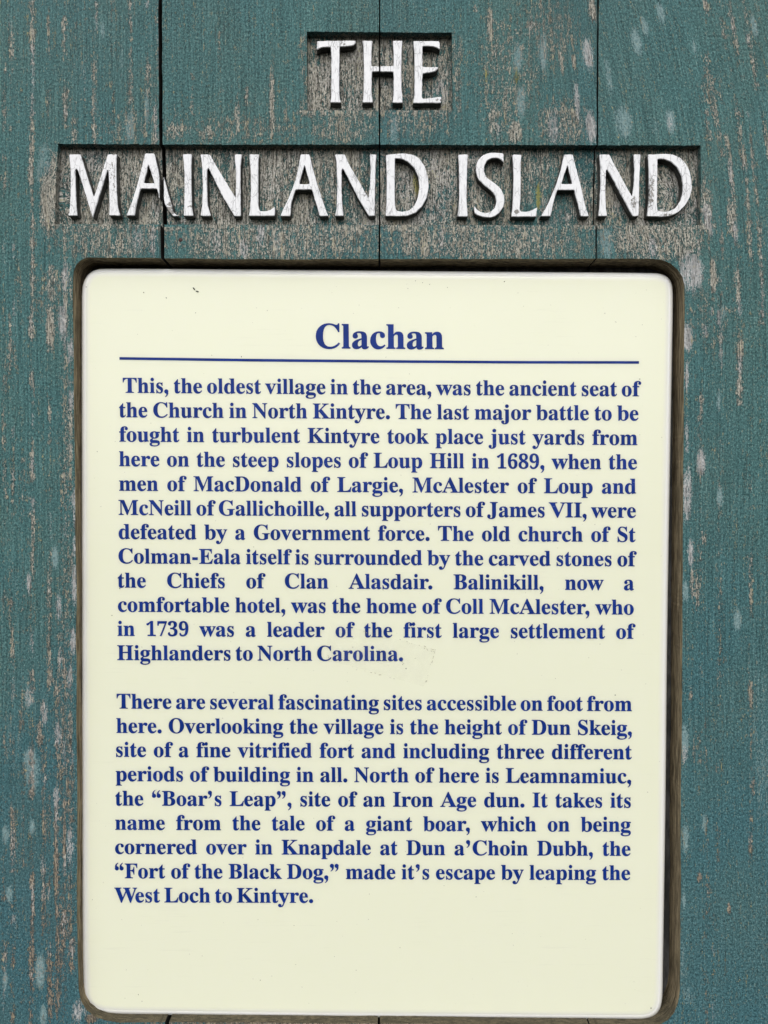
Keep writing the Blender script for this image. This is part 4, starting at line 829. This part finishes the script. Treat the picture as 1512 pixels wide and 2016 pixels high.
def tri(ch):
    if ch not in TRI:
        loops, adv = glyph(ch)
        if not loops: TRI[ch] = (None, None, adv, 0, 0)
        else:
            loops = [bolder(l) for l in loops]
            v, f = cdt([(np.array(l), True) for l in loops], np.zeros((0, 2)))
            c = v[f].mean(1)
            s = np.zeros(len(c), int)
            for l in loops:      # nonzero winding for overlapping loops: count by orientation
                ar = sum(a[0] * b[1] - b[0] * a[1] for a, b in zip(l, l[1:] + l[:1]))
                s += np.where(inside(l, c), 1 if ar > 0 else -1, 0)
            f = f[s != 0]
            a = v[f]
            ar = (a[:, 1, 0] - a[:, 0, 0]) * (a[:, 2, 1] - a[:, 0, 1]) - (a[:, 1, 1] - a[:, 0, 1]) * (a[:, 2, 0] - a[:, 0, 0])
            f[ar < 0] = f[ar < 0][:, ::-1]
            xs = np.array([p[0] for l in loops for p in l])
            TRI[ch] = (v, f, adv, xs.min(), xs.max())
    return TRI[ch]
LIFT = 0.00007
def text_line(name, txt, l, r, size_px, fit_size=False):
    a, b = P(*l, T_FACE), P(*r, T_FACE)
    ref = np.linalg.norm(P(700 + 100, 1300, T_FACE) - P(700, 1300, T_FACE)) / 100
    size = size_px * ref
    L = np.linalg.norm(b - a)
    ux = (b - a) / L
    uz = np.array((-0.006, 0, 1.0)); uz /= np.linalg.norm(uz)      # the print leans a touch
    nat = 0; nsp = txt.count(' ')
    for i, ch in enumerate(txt):
        if ch != ' ': nat += tri(ch)[2]
        if i and (txt[i - 1], ch) in KERN: nat += KERN[(txt[i - 1], ch)]
    l0, r0 = tri(txt[0])[3], tri(txt[-1])[2] - tri(txt[-1])[4]
    if fit_size or nsp == 0:
        size = L / (nat - l0 - r0); sp = 0
    else:
        sp = (L / size - (nat - l0 - r0)) / nsp
    x = -l0
    V, F = [], []
    n = 0
    for i, ch in enumerate(txt):
        if i and (txt[i - 1], ch) in KERN: x += KERN[(txt[i - 1], ch)]
        if ch == ' ':
            x += sp; continue
        v, f, adv, _, _ = tri(ch)
        hs = size * (1.0 if fit_size else 1.025)
        W = a[None] + ux[None] * ((v[:, :1] + x) * size) + uz[None] * (v[:, 1:] * hs)
        W[:, 1] = T_FACE - LIFT
        V.append(W); F += [tuple(int(q) + n for q in t) for t in f]
        n += len(v)
        x += adv
    return link(name, np.concatenate(V), F, [M_INK], panel)
text_line('heading', 'Clachan', (621.8, 685.6), (873.8, 687.2), 71.5, True)
q = PA([(235.2,703.0),(490,706.4),(760,708.9),(1010,710.6),(1258,711.0),(1258,716.2),(1010,715.8),(760,714.2),(490,711.8),(235.2,708.2)], T_FACE)
q[:, 1] = T_FACE - LIFT
link('dividing_line', q, [(0,1,8,9)[::-1],(1,2,7,8)[::-1],(2,3,6,7)[::-1],(3,4,5,6)[::-1]], [M_INK], panel)
LINES_T = [
 ('This, the oldest village in the area, was the ancient seat of', (241.9,773.2), (1262.5,780.2)),
 ('the Church in North Kintyre. The last major battle to be', (234.6,821.3), (1257.1,827.9)),
 ('fought in turbulent Kintyre took place just yards from', (234.9,869.3), (1255,876.2)),
 ('here on the steep slopes of Loup Hill in 1689, when the', (234.6,917.6), (1254.1,924)),
 ('men of MacDonald of Largie, McAlester of Loup and', (234.6,966), (1252.3,971.9)),
 ('McNeill of Gallichoille, all supporters of James VII, were', (233.4,1013.6), (1251.9,1019.2)),
 ('defeated by a Government force. The old church of St', (233.7,1060.9), (1251.4,1066.8)),
 ('Colman-Eala itself is surrounded by the carved stones of', (233.4,1109), (1253.8,1114.7)),
 ('the Chiefs of Clan Alasdair. Balinikill, now a', (231.9,1156.6), (1248.2,1161.8)),
 ('comfortable hotel, was the home of Coll McAlester, who', (232.2,1204.2), (1247.7,1209.8)),
 ('in 1739 was a leader of the first large settlement of', (231.5,1251.7), (1251.3,1257.4)),
 ('Highlanders to North Carolina.', (230.9,1299.4), (793.7,1301.2)),
 ('There are several fascinating sites accessible on foot from', (229.9,1394.8), (1244,1399.9)),
 ('here. Overlooking the village is the height of Dun Skeig,', (229.3,1442.7), (1244,1447)),
 ('site of a fine vitrified fort and including three different', (228.6,1489.7), (1244,1494.7)),
 ('periods of building in all. North of here is Leamnamiuc,', (227.9,1537.6), (1242.7,1542)),
 ('the “Boar’s Leap”, site of an Iron Age dun. It takes its', (227.3,1585.6), (1242,1590)),
 ('name from the tale of a giant boar, which on being', (227,1633.4), (1242,1637.3)),
 ('cornered over in Knapdale at Dun a’Choin Dubh, the', (226.6,1680.8), (1241.4,1684.8)),
 ('“Fort of the Black Dog,” made it’s escape by leaping the', (226.2,1728.7), (1240.7,1732.4)),
 ('West Loch to Kintyre.', (225.3,1776.2), (616.6,1777.2)),
]
for s, l, r in LINES_T:
    text_line('text_line', s, l, r, 42.7)

# ------------------------------------------------------------------ small things on the panel
# strip of old clear tape across the end of the first paragraph
tp = [(650,1224),(700,1236),(770,1255),(857,1279.5),(846,1318),(834,1352),(760,1330),(690,1311),(642,1300),(644,1262)]
def slab(name, pts, t0, t1, mat, parent=None):
    a, b = PA(pts, t0), PA(pts, t0)
    a[:, 1] = t0; b[:, 1] = t1
    n = len(pts)
    f = [tuple(range(n))[::-1], tuple(range(n, 2 * n))] + [(i, (i + 1) % n, n + (i + 1) % n, n + i) for i in range(n)]
    return link(name, np.concatenate([a, b]), f, [mat], parent)
tape = tag(empty('adhesive_tape', tuple(P(750, 1290, T_FACE))), 'strip of old clear tape stuck aslant beside the word Carolina', 'tape')
slab('film', tp, T_FACE - 0.00016, T_FACE - 0.00010, M_TAPE, tape)
def crumbs(seg, n, seed):
    r = np.random.default_rng(seed)
    (x0, y0), (x1, y1) = seg
    out = []
    for i in range(n):
        t = r.random(); L = r.uniform(1.2, 5.5)
        d = np.array((x1 - x0, y1 - y0)) / math.dist(*seg)
        c = np.array((x0, y0)) + t * np.array((x1 - x0, y1 - y0)) + r.normal(0, .5, 2)
        nn = np.array((-d[1], d[0])) * r.uniform(.25, .6)
        out.append([c - d * L / 2, c + nn, c + d * L / 2, c - nn])
    return out
VV, FF = [], []
for k, (sg, n) in enumerate([(((703,1236),(722,1246)),4),(((785,1259),(857,1279)),11),(((857,1280),(850,1305)),7),(((842,1330),(838,1345)),4),(((690,1312),(815,1347)),9),(((642,1262),(648,1300)),3),(((835,1277),(855,1283)),6),(((790,1301),(796,1307)),5)]):
    for qd in crumbs(sg, n, 50 + k):
        W = PA(qd, T_FACE); W[:, 1] = T_FACE - 0.0002
        s = len(VV); VV += list(W); FF.append((s + 3, s + 2, s + 1, s))
link('adhesive_residue', VV, FF, [M_GUM], tape)

def speck(px, py, L, w, ang, label):
    """a small dropping or crumb lying on the enamel"""
    c = P(px, py, T_FACE)
    n, mrow = 8, 5
    V, F = [], []
    ca, sa = math.cos(ang), math.sin(ang)
    s = 1 / PPM
    for i in range(mrow + 1):
        u = -1 + 2 * i / mrow
        rr = math.sqrt(max(0.02, 1 - u ** 4)) * w / 2
        for j in range(n):
            b = 2 * math.pi * j / n
            lx, ly, lz = u * L / 2, rr * math.cos(b), rr * math.sin(b) * .6
            V.append((c[0] + (lx * ca - ly * sa) * s, T_FACE - (lz + w * .25) * s, c[2] + (lx * sa + ly * ca) * s))
    for i in range(mrow):
        for j in range(n):
            k = (j + 1) % n
            F.append((i * n + j, i * n + k, (i + 1) * n + k, (i + 1) * n + j))
    F.append(tuple(range(n))[::-1]); F.append(tuple(mrow * n + j for j in range(n)))
    o = link('dirt_speck', V, F, [M_DIRT], smooth=True)
    return tag(o, label, 'dirt speck', 'dirt specks on the cream panel')
speck(382, 568.5, 7, 2.4, math.radians(-52), 'steeper dark rod of dirt near the top left of the cream panel')
speck(388.5, 574, 6.5, 2.4, math.radians(-18), 'flatter dark rod of dirt just below the steeper one on the panel')
dot = 'pinhead fleck of dirt lying on the cream panel'
for x, y, L, w, a in ((283,576,3.2,1.3,-40),(327.5,586.5,3.2,1.3,-55),(385.2,616,1.6,1.3,0),(169.8,565,1.8,1.6,0),(1211,1368.3,2.2,1.8,0),(799.3,1316.2,2.2,2.0,0),(793,1308.5,1.6,1.4,0),
                      (1259.5,746.3,2,1.6,0),(191.5,889,1.5,1.3,0),(1281.5,2013.9 - 29.5,2.6,2.0,0),(236,1158.8,3.0,1.5,-50),(475.3,702.2,3,1.2,90),(417,699.5,1.6,1,90),(512.5,1929.5,1.6,1.4,0),(272.5,1958,2.6,1.0,-40),(220.5,1211.5,2,1.2,0),(818,553,1.6,1.2,0),(832,556.5,1.5,1.2,0),(846,560,1.8,1.2,30),(993,554.5,2.6,1.6,10),(881,566,1.4,1.1,0),(803,568,1.4,1.1,0)):
    speck(x, y, L, w, math.radians(a), dot)
